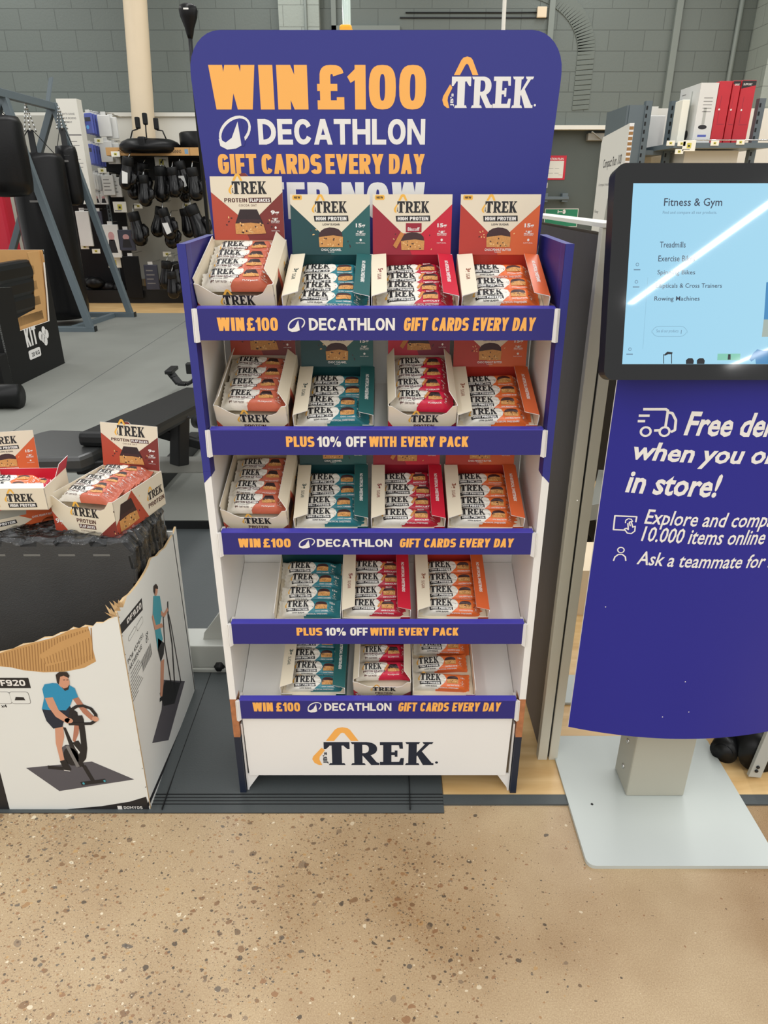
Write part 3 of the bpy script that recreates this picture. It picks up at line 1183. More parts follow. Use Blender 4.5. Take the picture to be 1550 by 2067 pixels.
def carton(name, k, W, D, H, label, loc, rot, flaps=True, card=True, fl_in=None, lflap=True):
    """open shelf carton: tray, raised card and two side flaps; origin at the front bottom edge"""
    d = FL[k]
    root = thing('snack_carton', label, 'snack box', loc, rot, 'cartons of snack bars')
    t = MB()
    th = .0012
    hp = d['hp']
    ext = 'card_' + k if hp else 'cream_card'
    inn = 'cream_card' if not hp else 'carddark_' + k
    # bottom, back, sides
    t.box(-W / 2, W / 2, 0, D, 0, th, ext)
    t.slab([(0, 0), (W, 0), (W, H), (0, H)], (-W / 2, D - th, 0), (1, 0, 0), (0, 0, 1), th, inn if not hp else 'carddark_' + k, ext, 'card_edge')
    for sx in (-1, 1):
        x = sx * W / 2
        if sx < 0:
            t.slab([(0, 0), (D, 0), (D, H), (0, H)], (x, D, 0), (0, -1, 0), (0, 0, 1), th, 'cream_card', 'cream_card', 'card_edge')
        else:
            t.slab([(0, 0), (D, 0), (D, H), (0, H)], (x, 0, 0), (0, 1, 0), (0, 0, 1), th, ext, 'cream_card', 'card_edge')
    if not hp:
        B = Art()
        B.poly([(0, 0), (D * .62, 0), (D * .36, H), (0, H * .35)], 'carddark_' + k, 1)
        chunk(B, D * .06, H * .12, D * .34, H * .7, False, False, 2, 4)
        B.trek(D * .66, H * .42, D * .3, 'black_ink', 'logo_amber', 2)
        B.heavy('PROTEIN', D * .64, H * .2, D * .34, H * .13, 'ink_' + k, k=.28, ky=.18, gap=.16)
        t.art(B, lambda u, v: (Vector((W / 2, u, v)), Vector((1, 0, 0))))
    if hp:
        # the front is torn off down to two corners
        fp = [(0, 0), (W, 0), (W, H * .62), (W * .86, H * .62), (W * .82, H * .12), (W * .2, H * .1), (W * .17, H * .55), (0, H * .6)]
        t.slab(fp, (-W / 2, 0, 0), (1, 0, 0), (0, 0, 1), th, ext, 'cream_card', 'card_edge')
        B = Art()
        B.poly([(0, 0), (W * .3, 0), (W * .2, H * .1), (W * .17, H * .55), (0, H * .6)], 'cream_card', 1)
        B.rect(W * .03, H * .3, W * .12, H * .18, 'logo_amber', 2, .002)
        B.heavy('NEW', W * .05, H * .34, W * .08, H * .09, 'black_ink', k=.3, ky=.2, ly=3)
        B.text('15g', W * .88, H * .3, W * .09, H * .16, 'white_ink', 2, .03)
        t.art(B, lambda u, v: (Vector((-W / 2 + u, 0, v)), Vector((0, -1, 0))))
    else:
        fp = [(0, 0), (W, 0), (W, H), (W * .93, H * .98), (W * .85, H * .78), (W * .78, H * .72), (W * .28, H * .72), (W * .2, H * .8), (W * .06, H * .98), (0, H)]
        t.slab(fp, (-W / 2, 0, 0), (1, 0, 0), (0, 0, 1), th, 'cream_card', 'cream_card', 'card_edge')
        t.art(front_art(k, W, H * .9), lambda u, v: (Vector((-W / 2 + u, 0, v)), Vector((0, -1, 0))))
    # raised inner floor that the upper layer lies on
    t.box(-W / 2 + .002, W / 2 - .002, .002, D - .002, H - .034, H - .033, 'cream_card')
    t.build('tray', root)
    if card:
        m = MB()
        Hc = .104 if not hp else .1
        lean = SLOPE + R(2) if rot[0] else R(8)
        V = Vector((0, math.sin(lean), math.cos(lean)))
        O = Vector((-W / 2, D - .002, H))
        Wc = W * .96
        O.x += W * .02
        poly = [(0, 0), (Wc, 0), (Wc, Hc), (0, Hc)]
        if not hp:
            poly = [(0, 0), (Wc, 0), (Wc, Hc), (Wc * .54, Hc), (Wc * .50, Hc * 1.05), (Wc * .44, Hc * 1.05), (Wc * .40, Hc), (0, Hc)]
        m.slab(poly, O, (1, 0, 0), V, .0011, 'card_' + k, 'cream_card', 'card_edge')
        N = Vector((1, 0, 0)).cross(V)
        m.art(card_art(k, Wc, Hc), lambda u, v: (O + Vector((u, 0, 0)) + V * v, N))
        m.build('display_card', root)
    if flaps:
        for sx in (-1, 1):
            m = MB()
            if hp:
                ww = .027
                up = R(9 if fl_in is None else fl_in)
                U = Vector((-sx * math.cos(up), 0, math.sin(up))) * ww
                O = Vector((sx * W / 2, .002, H + .0012))
                Vd = Vector((0, D - .006, 0))
                a, b = (.0, .0)
                if sx < 0:
                    pts = [(.0, 0), (1, .05), (1, .97), (0, 1)]
                    fr = lambda u, v: O + U * u + Vd * v
                    m.slab([(u * ww, v * (D - .006)) for u, v in pts], O, U.normalized(), Vd.normalized(), .0011, 'cream_card', 'cream_card', 'card_edge')
                    B = Art()
                    B.text(('3g' if k != 'red' else '5g'), ww * .36, D * .5, ww * .4, D * .09, 'ink_' + k, 1, .03, rot=-90)
                    B.text('SUGAR', ww * .4, D * .34, ww * .25, D * .13, 'ink_' + k, 1, .01, rot=-90)
                    Un, Vn = U.normalized(), Vd.normalized()
                    m.art(B, lambda u, v: (O + Un * u + Vn * v, Un.cross(Vn)))
                else:
                    Un, Vn = -U.normalized(), Vd.normalized()
                    O2 = O + U
                    m.slab([(0, .004), (ww, 0), (ww, D - .006), (0, D - .01)], O2, Un, Vn, .0011, 'card_' + k, 'cream_card', 'card_edge')
                    B = Art()
                    B.text('NO ARTIFICIAL SWEETENERS', ww * .38, D * .28, ww * .24, D * .5, 'white_ink', 1, .03, rot=-90)
                    m.art(B, lambda u, v: (O2 + Un * u + Vn * v, Un.cross(Vn)))
            else:
                ww = .024 if (sx > 0 or lflap) else .010
                up = R(58 if sx < 0 else 52) if (sx > 0 or lflap) else R(88)
                # folded part of the way in over the bars
                U = Vector((-sx * math.cos(up), 0, math.sin(up)))
                U.normalize()
                O = Vector((sx * W / 2, .006, H))
                Vn = Vector((0, 1, 0))
                if sx < 0:
                    m.slab([(0, 0), (D - .01, 0), (D - .004, ww), (.004, ww)], O + Vn * (D - .01), -Vn, U, .0011, 'cream_card', 'cream_card', 'card_edge')
                    nn = (-Vn).cross(U)
                else:
                    m.slab([(0, 0), (D - .01, 0), (D - .014, ww), (.012, ww)], O, Vn, U, .0011, 'cream_card', 'cream_card', 'card_edge')
                B = Art()
                B.text('VEGAN', D * .42, ww * .4, D * .2, ww * .25, 'grey_ink', 1, .01)
                if sx < 0:
                    U2 = U
                    m.art(B, lambda u, v: (O + Vn * u + U2 * v, Vn.cross(U2)))
                else:
                    m.art(B, lambda u, v: (O + Vn * (D - .01) - Vn * u + U * v, (-Vn).cross(U)))
            m.build('side_flap', root)
    return root


def bar_mesh(k, seed=0):
    """one wrapped bar lying along x, label up"""
    d = FL[k]
    rn = random.Random(seed * 7 + len(k))
    L, W, H = .130, .0385, .021
    nu, nv = 36, 10
    ph = [rn.uniform(0, 6) for _ in range(6)]

    def zt(u, v):
        e = (L / 2 - abs(u)) / .026
        e = min(1.0, max(0.0, e))
        tp = e * e * (3 - 2 * e)
        q_ = min(1.0, abs(2 * v / W))
        pr = (1 - q_ ** 5) ** .5
        wr = (1 - .8 * tp) * .0022 * math.sin(v * 700 + ph[0] + u * 90) + .0006 * math.sin(u * 260 + ph[1]) * math.sin(v * 190 + ph[2])
        return H * (.06 + .94 * tp * pr) * (1 if q_ < 1 else .06) + wr * pr

    vs, fs = [], []
    m = MB()
    for top in (1, 0):
        vs = []
        for i in range(nu + 1):
            u = -L / 2 + L * i / nu
            fin = max(0.0, 1 - (L / 2 - abs(u)) / .02)
            for j in range(nv + 1):
                v = -W / 2 + W * j / nv
                vv = v * (1 + .1 * fin)
                z = zt(u, v) if top else -.12 * zt(u, v)
                vs.append((u + (.0016 * (j % 2) * math.copysign(1, u) if i in (0, nu) else 0), vv, z))
        fw, fc = [], []
        for i in range(nu):
            for j in range(nv):
                a = i * (nv + 1) + j
                q_ = (a, a + nv + 1, a + nv + 2, a + 1)
                if not top:
                    q_ = q_[::-1]
                (fw if -L / 2 + L * (i + .5) / nu < -.012 else fc).append(q_)
        m.add(vs, fw, 'cream_wrap', True)
        m.add(vs, fc, 'wrap_' + k, True)
    A = Art()
    w2 = W / 2 * .93
    if d['hp']:
        A.poly([(-.0145, -w2), (-.006, -w2), (.010, -.004), (.0125, .003), (.009, .010), (.0, w2), (-.0145, w2)], 'cream_wrap', 2)
        A.trek(-.046, -.0012, .046, 'black_ink', 'logo_amber', 3, jb=False)
        A.poly([(-.0465, -.0105), (.001, -.0095), (.0, -.0028), (-.0475, -.0038)], 'black_ink', 3)
        A.heavy('HIGH PROTEIN', -.0445, -.0086, .0425, .0042, 'white_ink', k=.34, ky=.22, ly=4, gap=.14)
        if k != 'red':
            A.text('LOW SUGAR', -.034, -.0145, .026, .0026, 'black_ink', 3, .03)
        chunk(A, .0135, -.006, .026, .017, True, k == 'red', 3, seed)
        if k == 'red':
            A.rect(.018, .009, .016, .0055, 'carddark_red', 8)
            A.text('Biscoff', .0195, .0102, .013, .003, 'white_ink', 9, .02)
        A.text(d['flav'], .014, -.0115, .028, .0026, 'white_ink', 3, .02)
        A.text('NO ARTIFICIAL SWEETENERS', -.01, -.0165, .05, .0022, 'white_ink', 3, .02)
    else:
        A.poly([(-.0145, -w2), (-.010, -w2), (.012, .004), (.012, .011), (.007, w2), (-.0145, w2)], 'cream_wrap', 2)
        A.trek(-.046, -.001, .043, 'black_ink', 'logo_amber', 3, jb=False)
        A.heavy('PROTEIN', -.048, -.007, .024, .004, 'ink_' + k, k=.3, ky=.2, gap=.16, ly=3)
        pill(A, -.022, -.0075, .027, .005, 'FLAPJACKS', 'ink_' + k, ly=3)
        A.text('COCOA OAT' if k == 'brown' else 'OAT', -.04, -.0106, .026, .0022, 'black_ink', 3)
        A.text('9g', -.046, -.0165, .008, .0052, 'ink_' + k, 3, .03)
        A.text('PLANT PROTEIN', -.036, -.0158, .02, .0032, 'ink_' + k, 3, .01)
        chunk(A, .012, -.006, .027, .016, False, k == 'crimson', 3, seed)
        A.text('FLAPJACK', .012, -.0145, .028, .0026, 'white_ink', 3, .02)
    A.text(d['g'] + 'g', .0445, .005, .01, .005, 'white_ink', 3, .04)
    for y_ in (0, -.006):
        A.ell(.049, y_, .0014, .0014, 'white_ink', 3, 8)
        A.text('NATURAL', .0445, y_ - .0042, .009, .0016, 'white_ink', 3)

    def fn(u, v):
        return Vector((u, v, zt(u, v) + .00022)), Vector((0, 0, 1))

    m.art(A, fn, .006)
    return m


_bars = {}
ORD = ['front', 'second from the front', 'third from the front', 'rearmost', 'fifth from the front']


def put_bar(k, M, label, group, seed):
    key = (k, seed % 3)
    if key not in _bars:
        o = bar_mesh(k, seed % 3 + 1).build('snack_bar')
        _bars[key] = o
    else:
        o = _bars[key].copy()
        COL.objects.link(o)
    o.matrix_world = M
    tag(o, label, 'snack bar', group)
    return o


FLN = {'teal': 'white-and-teal bar', 'red': 'white-and-red bar', 'orange': 'white-and-orange bar', 'brown': 'cocoa oat flapjack bar', 'crimson': 'white-and-crimson flapjack bar'}
BOXN = {'teal': 'teal box', 'red': 'red box', 'orange': 'orange box', 'brown': 'brown-red box', 'crimson': 'crimson box'}


def fill(root, k, W, D, H, n, where, rn, x0=.0, lift=0, jit=1.0, y0=.016, pitch=None):
    M0 = Matrix.LocRotScale(root.location, root.rotation_euler, None)
    pitch = pitch or (D - .022) / n
    for i in range(n):
        M = M0 @ Matrix.Translation((x0 + rn.uniform(-.005, .004) * jit, y0 + pitch * (i + .5) - .004, H - .0295 + lift - .004 + rn.uniform(0, .003))) @ \
            Euler((R(rn.uniform(12, 18)), R(rn.uniform(-1.5, 1.5)), R(rn.uniform(-2.5, 2.5) * jit))).to_matrix().to_4x4() @ Matrix.Diagonal((min(1.0, (W - .010) / .130), 1, 1, 1))
        nm = ORD[i] if i < n - 1 else 'rearmost'
        put_bar(k, M, FLN[k] + ' ' + nm + ' in the ' + where, 'snack bars in the ' + where, rn.randrange(3))


ROWS = [
    [('brown', -.2485, .133, .170, .076, 4, 1, 1), ('teal', -.0975, .147, .160, .056, 4, 1, 1), ('red', .052, .147, .160, .056, 4, 1, 1), ('orange', .2045, .147, .160, .056, 3, 1, 1)],
    [('brown', -.2385, .131, .168, .074, 4, 1, 1), ('teal', -.0915, .145, .162, .056, 4, 1, 1), ('crimson', .069, .124, .168, .074, 4, 1, 1), ('orange', .2055, .147, .162, .056, 4, 1, 1)],
    [('brown', -.2480, .127, .168, .074, 4, 1, 1), ('teal', -.1025, .143, .164, .056, 4, 1, 1), ('red', .0466, .143, .164, .056, 4, 1, 1), ('orange', .197, .147, .164, .056, 4, 1, 1)],
    [('teal', -.1575, .138, .166, .05, 4, 0, 0), ('red', -.016, .141, .166, .058, 4, 1, 1), ('orange', .142, .147, .166, .058, 4, 1, 1)],
    [('teal', -.1545, .141, .166, .058, 4, 1, 1), ('crimson', -.004, .125, .166, .074, 3, 1, 1), ('orange', .131, .137, .166, .05, 3, 0, 0)],
]
rn = random.Random(5)
for si, row in enumerate(ROWS):
    for (k, x, W, D, H, n, fl, cd) in row:
        where = SH[si] + ' ' + BOXN[k]
        lab = 'open ' + BOXN[k] + ' of ' + ('flapjack' if not FL[k]['hp'] else 'high protein') + ' bars on the ' + SH[si]
        yf = .029 if not FL[k]['hp'] else .0235
        rz = rn.uniform(-1.2, 1.2)
        if k == 'brown':
            rz = -2.5
        root = carton('snack_carton', k, W, D - .008, H, lab, (x, yf, LIPB[si] + .0085 + (yf - .003) * math.tan(SLOPE)), (SLOPE, 0, R(rz)), bool(fl), bool(cd), lflap=si in (1, 4))
        fill(root, k, W, D - .008, H, n, where, rn, x0=.001 if FL[k]['hp'] else 0, lift=.004 if not cd else (0 if FL[k]['hp'] else .017), jit=1.0 if cd else 1.8)
# ------------------------------------------------------------------ torn crate of foam mats on the left
mat('crate_white', (224, 226, 222), .55, bump=.12, bscale=25, var=.02)
mat('foam_black', (62, 63, 63), .6, bump=.5, bscale=400, var=.25, vscale=9)
mat('foam_mark', (112, 112, 108), .6, var=.1)
mat('skin', (206, 150, 122), .55, var=.06)
mat('skin_shade', (178, 120, 96), .55, var=.06)
mat('hair', (44, 32, 28), .6, var=.2)
mat('shirt_blue', (38, 140, 182), .6, var=.06)
mat('top_teal', (70, 160, 176), .6, var=.06)
mat('mat_print', (84, 82, 88), .6, var=.08)
mat('tear_edge', (206, 176, 132), .8, bump=.3, bscale=200, var=.15)


def film_material():
    m = bpy.data.materials.new('clear_film')
    m.use_nodes = True
    nt = m.node_tree
    L = nt.links.new
    out = nt.nodes['Material Output']
    nt.nodes.remove(nt.nodes['Principled BSDF'])
    tr = nt.nodes.new('ShaderNodeBsdfTransparent')
    gl = nt.nodes.new('ShaderNodeBsdfGlossy')
    gl.inputs['Roughness'].default_value = .15
    gl.inputs['Color'].default_value = (.85, .87, .9, 1)
    tc = nt.nodes.new('ShaderNodeTexCoord')
    n = nt.nodes.new('ShaderNodeTexNoise')
    n.inputs['Scale'].default_value = 60
    n.inputs['Detail'].default_value = 3
    n.inputs['Distortion'].default_value = 1.2
    L(tc.outputs['Object'], n.inputs['Vector'])
    b = nt.nodes.new('ShaderNodeBump')
    b.inputs['Strength'].default_value = .5
    b.inputs['Distance'].default_value = .006
    L(n.outputs['Fac'], b.inputs['Height'])
    L(b.outputs['Normal'], gl.inputs['Normal'])
    lw = nt.nodes.new('ShaderNodeFresnel')
    lw.inputs['IOR'].default_value = 1.5
    L(b.outputs['Normal'], lw.inputs['Normal'])
    ma = nt.nodes.new('ShaderNodeMath')
    ma.operation = 'MULTIPLY_ADD'
    ma.inputs[1].default_value = 1.05
    ma.inputs[2].default_value = .01
    L(lw.outputs[0], ma.inputs[0])
    mx = nt.nodes.new('ShaderNodeMixShader')
    L(ma.outputs[0], mx.inputs[0])
    L(tr.outputs[0], mx.inputs[1])
    L(gl.outputs[0], mx.inputs[2])
    L(mx.outputs[0], out.inputs[0])
    MATS['clear_film'] = m


film_material()
YF = -.0578
XR = -.5265
crate = thing('cardboard_crate', 'torn white cardboard crate printed with a cyclist, full of black foam mats', 'crate', (-.79, .15, 0))


def oncrate(name, mb):
    o = mb.build(name, crate)
    o.location = (.79, -.15, 0)
    return o


fz = lambda px, py: (atY(px, py, YF).x, atY(px, py, YF).z)
z4 = lambda x, y: fz(x / 3.1, 1200 + y / 3.1)
m = MB()
rim = [(236, 1238), (229, 1247), (218, 1251), (207, 1258), (193, 1258), (186, 1266), (170, 1264), (158, 1271), (146, 1268), (135, 1276), (120, 1279), (104, 1287), (88, 1288),
       (66, 1299), (44, 1302), (24, 1312), (0, 1317)]
pts = [(-1.08, 0), (-.5265, 0)] + [fz(*p) for p in rim]
pts += [(-.84, .405), (-1.08, .40)]
m.slab(pts, (0, YF, 0), (1, 0, 0), (0, 0, 1), .005, 'crate_white', 'kraft', 'tear_edge')
A = Art()
# peeled corrugated area
peel = [(0, 1318), (44, 1303), (104, 1288), (146, 1270), (178, 1264), (183, 1290), (188, 1312), (194, 1335), (170, 1348), (130, 1356), (88, 1357), (48, 1353), (22, 1347), (0, 1345)]
A.poly([(-1.05, .40)] + [fz(*p) for p in peel] + [(-1.05, .37)], 'kraft', 1)
for k in range(33):
    x = 3 + k * 5.7
    yt = 1318 - (x / 180) * 52 + 2
    yb = 1345 + 12 * math.sin(math.pi * min(1, x / 190)) - (max(0, x - 140) / 50) * 16
    A.line([fz(x - 1.5, yt + 1), fz(x + 2, yb - 2)], .0022, 'kraft_dark', 2)
A.poly([fz(*p) for p in ((79, 1322), (120, 1296), (160, 1280), (181, 1272), (186, 1300), (186, 1322), (150, 1330), (120, 1338), (94, 1345))], 'kraft', 3)
for k in range(16):
    x = 92 + k * 6
    A.line([fz(x, 1340 - (x - 92) * .18), fz(x - 3, 1322 - (x - 92) * .45 + 6)], .0018, 'kraft_dark', 4)
# black border and foot strip
A.poly([(-1.07, .10), fz(0, 1558), fz(22, 1643), (-1.07, 0.001)], 'black_ink', 1)
A.poly([fz(22, 1642), fz(60, 1640), fz(206, 1627), fz(262, 1618), fz(295, 1608), (-.528, .001), (-.83, .001)], 'black_ink', 1)
b0 = fz(249, 1638)
b0 = (b0[0], .0065)
A.rect(b0[0] - .011, b0[1] - .004, .010, .0105, 'white_ink', 2)
A.heavy('DOMYOS', b0[0] + .003, b0[1] - .003, .042, .0085, 'white_ink', k=.24, ky=.2, gap=.2)
a, b = fz(-12, 1389), fz(57, 1368)
A.rect(a[0], a[1], b[0] - a[0], b[1] - a[1], 'black_ink', 1)
A.heavy('DF920', a[0] + .003, a[1] + .006, b[0] - a[0] - .012, (b[1] - a[1]) - .011, 'white_ink', k=.3, ky=.22)
for x0, x1 in ((-14, 19), (24, 57)):
    c, e = fz(x0, 1421), fz(x1, 1396)
    A.rect(c[0], c[1], e[0] - c[0], e[1] - c[1], 'grey_ink', 1, .006)
    A.rect(c[0] + .0012, c[1] + .0012, e[0] - c[0] - .0024, e[1] - c[1] - .0024, 'crate_white', 2, .005)
c = fz(41, 1411)
A.poly([(c[0] - .012, c[1] - .003), (c[0] + .01, c[1] - .003), (c[0] + .008, c[1] + .005), (c[0] - .008, c[1] + .006)], 'black_ink', 3)
A.text('x4', *fz(3, 1428), .012, .008, 'black_ink', 2, .02)
P = lambda *q: [z4(x, y) for x, y in q]
A.poly(P((163, 1085), (575, 1045), (840, 1157), (372, 1230)), 'mat_print', 1)
A.line(P((300, 1080), (395, 1088)), .010, 'black_ink', 2)
A.ell(*z4(440, 1010), .020, .032, 'mat_print', 2)
A.ell(*z4(446, 1014), .016, .026, 'black_ink', 3)
A.poly(P((395, 830), (412, 832), (470, 960), (530, 1070), (490, 1082), (430, 930)), 'black_ink', 3)
A.poly(P((412, 950), (428, 940), (500, 1075), (480, 1080)), 'grey_ink', 4)
A.line(P((505, 775), (520, 880), (528, 960), (522, 1020), (505, 1040)), .0125, 'black_ink', 4)
A.line(P((480, 915), (520, 975), (500, 1015)), .008, 'black_ink', 4)
A.line(P((525, 1070), (582, 1165)), .009, 'black_ink', 3)
A.line(P((508, 1183), (662, 1163)), .010, 'black_ink', 4)
A.ell(*z4(524, 1181), .0025, .0035, 'top_teal', 5)
A.ell(*z4(655, 1165), .0025, .0035, 'top_teal', 5)
A.poly(P((465, 815), (497, 815), (492, 870), (470, 925), (455, 915)), 'skin_shade', 2)
A.poly(P((450, 925), (490, 918), (520, 985), (505, 990)), 'black_ink', 3)
A.poly(P((345, 835), (395, 822), (402, 890), (388, 960), (404, 1036), (378, 1040), (350, 930)), 'skin', 5)
A.poly(P((375, 1040), (412, 1032), (447, 1092), (440, 1104), (402, 1098)), 'black_ink', 6)
A.line(P((402, 1097), (440, 1103)), .002, 'white_ink', 7)
A.poly(P((430, 700), (485, 735), (500, 820), (455, 815), (420, 760)), 'black_ink', 5)
A.poly(P((265, 718), (345, 705), (440, 698), (458, 745), (398, 800), (392, 826), (335, 838), (292, 790)), 'navy_ink', 6)
A.poly(P((455, 650), (490, 640), (545, 720), (592, 765), (575, 788), (520, 740)), 'skin_shade', 6)
A.line(P((440, 770), (447, 720), (480, 698), (520, 694), (570, 712), (600, 750), (602, 785), (570, 806), (430, 808)), .007, 'black_ink', 7)
A.line(P((470, 772), (520, 768)), .012, 'black_ink', 7)
A.poly(P((378, 548), (420, 548), (425, 585), (400, 600), (372, 580)), 'skin_shade', 7)
A.poly(P((280, 560), (330, 552), (372, 556), (398, 592), (428, 562), (468, 584), (490, 640), (455, 652), (442, 690), (415, 722), (330, 722), (263, 716), (278, 645), (266, 590)), 'shirt_blue', 8)
A.poly(P((283, 645), (332, 640), (368, 720), (440, 778), (425, 806), (350, 762), (305, 700)), 'skin', 9)
A.ell(*z4(432, 786), .009, .007, 'skin', 9)
A.ell(*z4(598, 776), .007, .007, 'skin', 9)
A.ell(*z4(397, 540), .0125, .0185, 'skin', 9)
A.poly(P((358, 548), (350, 500), (372, 482), (420, 482), (436, 505), (432, 520), (400, 505), (378, 512), (370, 560)), 'hair', 10)
A.poly(P((385, 572), (400, 586), (424, 578), (436, 560), (430, 592), (408, 600)), 'hair', 10)
for ex in (404, 424):
    A.line(P((ex - 7, 532), (ex + 5, 531)), .0015, 'hair', 10)
m.art(A, lambda u, v: (Vector((u, YF, v)), Vector((0, -1, 0))))
oncrate('front_wall', m)
# right wall
rz = lambda px, py: (atX(px, py, XR).y, atX(px, py, XR).z)
m = MB()
edge = [(355, 1063), (351, 1075), (348, 1081), (342, 1091), (334, 1105), (325, 1112), (317, 1122), (306, 1126), (303, 1132), (300, 1142), (294, 1154), (287, 1166), (277, 1181), (262, 1199), (252, 1206), (244, 1217), (238, 1222), (236, 1238)]
pts = [(YF, 0), (.352, 0)] + [rz(*p) for p in edge]
m.slab(pts, (XR, 0, 0), (0, 1, 0), (0, 0, 1), .005, 'crate_white', 'kraft', 'tear_edge')
A = Art()
Rr = lambda *q: [rz(x, y) for x, y in q]
a, b = rz(238, 1277), rz(286, 1212)
A.poly(Rr((235, 1270), (286, 1207), (288, 1231), (239, 1287)), 'black_ink', 1)
h_ = rz(262, 1232)
c0, c1 = rz(259, 1258), rz(286, 1210)
t0 = rz(258, 1247)
t1 = rz(285, 1211)
B0, B1 = rz(239, 1284), rz(288, 1229)
B2, B3_ = rz(236, 1271), rz(286, 1209)
for gi, ch in enumerate('DF920'):
    t = .36 + gi * .125
    lo_ = (B0[0] + (B1[0] - B0[0]) * t, B0[1] + (B1[1] - B0[1]) * t)
    hi_ = B2[1] + (B3_[1] - B2[1]) * t
    A.heavy(ch, lo_[0], lo_[1] + .004, (B1[0] - B0[0]) * .105, (hi_ - lo_[1]) - .008, 'white_ink', k=.3, ky=.22)
for p0, p1 in (((260, 1297), (273, 1262)), ((277, 1276), (287, 1242))):
    q0, q1 = rz(*p0), rz(*p1)
    A.rect(q0[0], q0[1], q1[0] - q0[0], q1[1] - q0[1] if q1[1] > q0[1] else .03, 'grey_ink', 1, .006)
    A.rect(q0[0] + .0014, q0[1] + .0014, q1[0] - q0[0] - .0028, (q1[1] - q0[1] if q1[1] > q0[1] else .03) - .0028, 'crate_white', 2, .005)
q0 = rz(259, 1342)
A.text('PO# 4524751', q0[0], q0[1], .098, .012, 'black_ink', 1, .015)
A.text('ART#ERASE', q0[0], q0[1] - .018, .082, .012, 'black_ink', 1, .015)
q0 = rz(288, 1354)
for k in range(22):
    A.rect(q0[0] + k * .0031, q0[1] - .004, .0008 + .0012 * ((k * 7) % 3) / 2, .03, 'black_ink', 1)
for k in range(9):
    q0 = rz(264, 1362 + k * 8)
    A.rect(q0[0], q0[1], .05 + .03 * ((k * 5) % 4) / 3, .0025, 'grey_ink', 1)
A.text('S9', *rz(295, 1290), .016, .012, 'black_ink', 1, .015)
A.text('01', *rz(295, 1300), .016, .012, 'black_ink', 1, .015)
A.poly(Rr((330, 1372), (373, 1375), (340, 1494), (307, 1500), (326, 1432)), 'mat_print', 1)
A.poly(Rr((334, 1374), (364, 1378), (352, 1420), (330, 1425), (322, 1400)), 'black_ink', 2)
for ln, wd in (([(338, 1214), (339, 1245), (347, 1300), (353, 1395)], .008), ([(340, 1240), (345, 1262), (365, 1378)], .005), ([(329, 1245), (332, 1300), (346, 1385)], .006), ([(322, 1413), (350, 1392)], .009)):
    A.line(Rr(*ln), wd, 'black_ink', 4)
A.poly(Rr((324, 1335), (331, 1330), (330, 1375), (327, 1408), (323, 1404)), 'skin', 3)
A.poly(Rr((318, 1288), (331, 1298), (330, 1320), (324, 1336), (318, 1312)), 'black_ink', 5)
A.poly(Rr((309, 1203), (322, 1203), (327, 1236), (322, 1262), (328, 1290), (318, 1312), (314, 1285), (308, 1240)), 'top_teal', 5)
A.poly(Rr((308, 1240), (314, 1262), (326, 1258), (329, 1265), (312, 1272), (306, 1245)), 'skin', 6)
A.poly(Rr((324, 1232), (330, 1238), (337, 1226), (339, 1232), (331, 1246), (324, 1242)), 'skin', 6)
A.ell(*rz(314, 1192), .012, .0125, 'skin', 6)
A.poly(Rr((309, 1194), (309, 1183), (314, 1178), (318, 1184), (318, 1189), (313, 1188), (312, 1200)), 'hair', 7)
A.poly(Rr((298, 1634), (398, 1398), (399, 1388), (297, 1624)), 'black_ink', 1)
for k in range(10):
    q0 = rz(236 + k * 6.3, 1248 + k * 38)
    A.line([q0, (q0[0] + .012, q0[1] - .005)], .0022, 'grey_ink', 2)
m.art(A, lambda u, v: (Vector((XR, u, v)), Vector((1, 0, 0))))
oncrate('side_wall', m)
m = MB()
m.box(-1.08, XR, .347, .352, 0, .5, 'crate_white')
oncrate('rear_wall', m)
# ragged paper tufts along the tear
m = MB()
rn = random.Random(11)
for px, py in ((236, 1226), (229, 1238), (241, 1219)):
    p = atY(px, py, YF)
    for k in range(5):
        d = Vector((rn.uniform(-.016, .016), rn.uniform(-.012, .004), rn.uniform(.004, .018)))
        m.add([p + Vector((-.006, 0, -.008)), p + Vector((.006, 0, -.008)), p + d], [(0, 1, 2)], 'tear_edge')
oncrate('torn_edge', m)

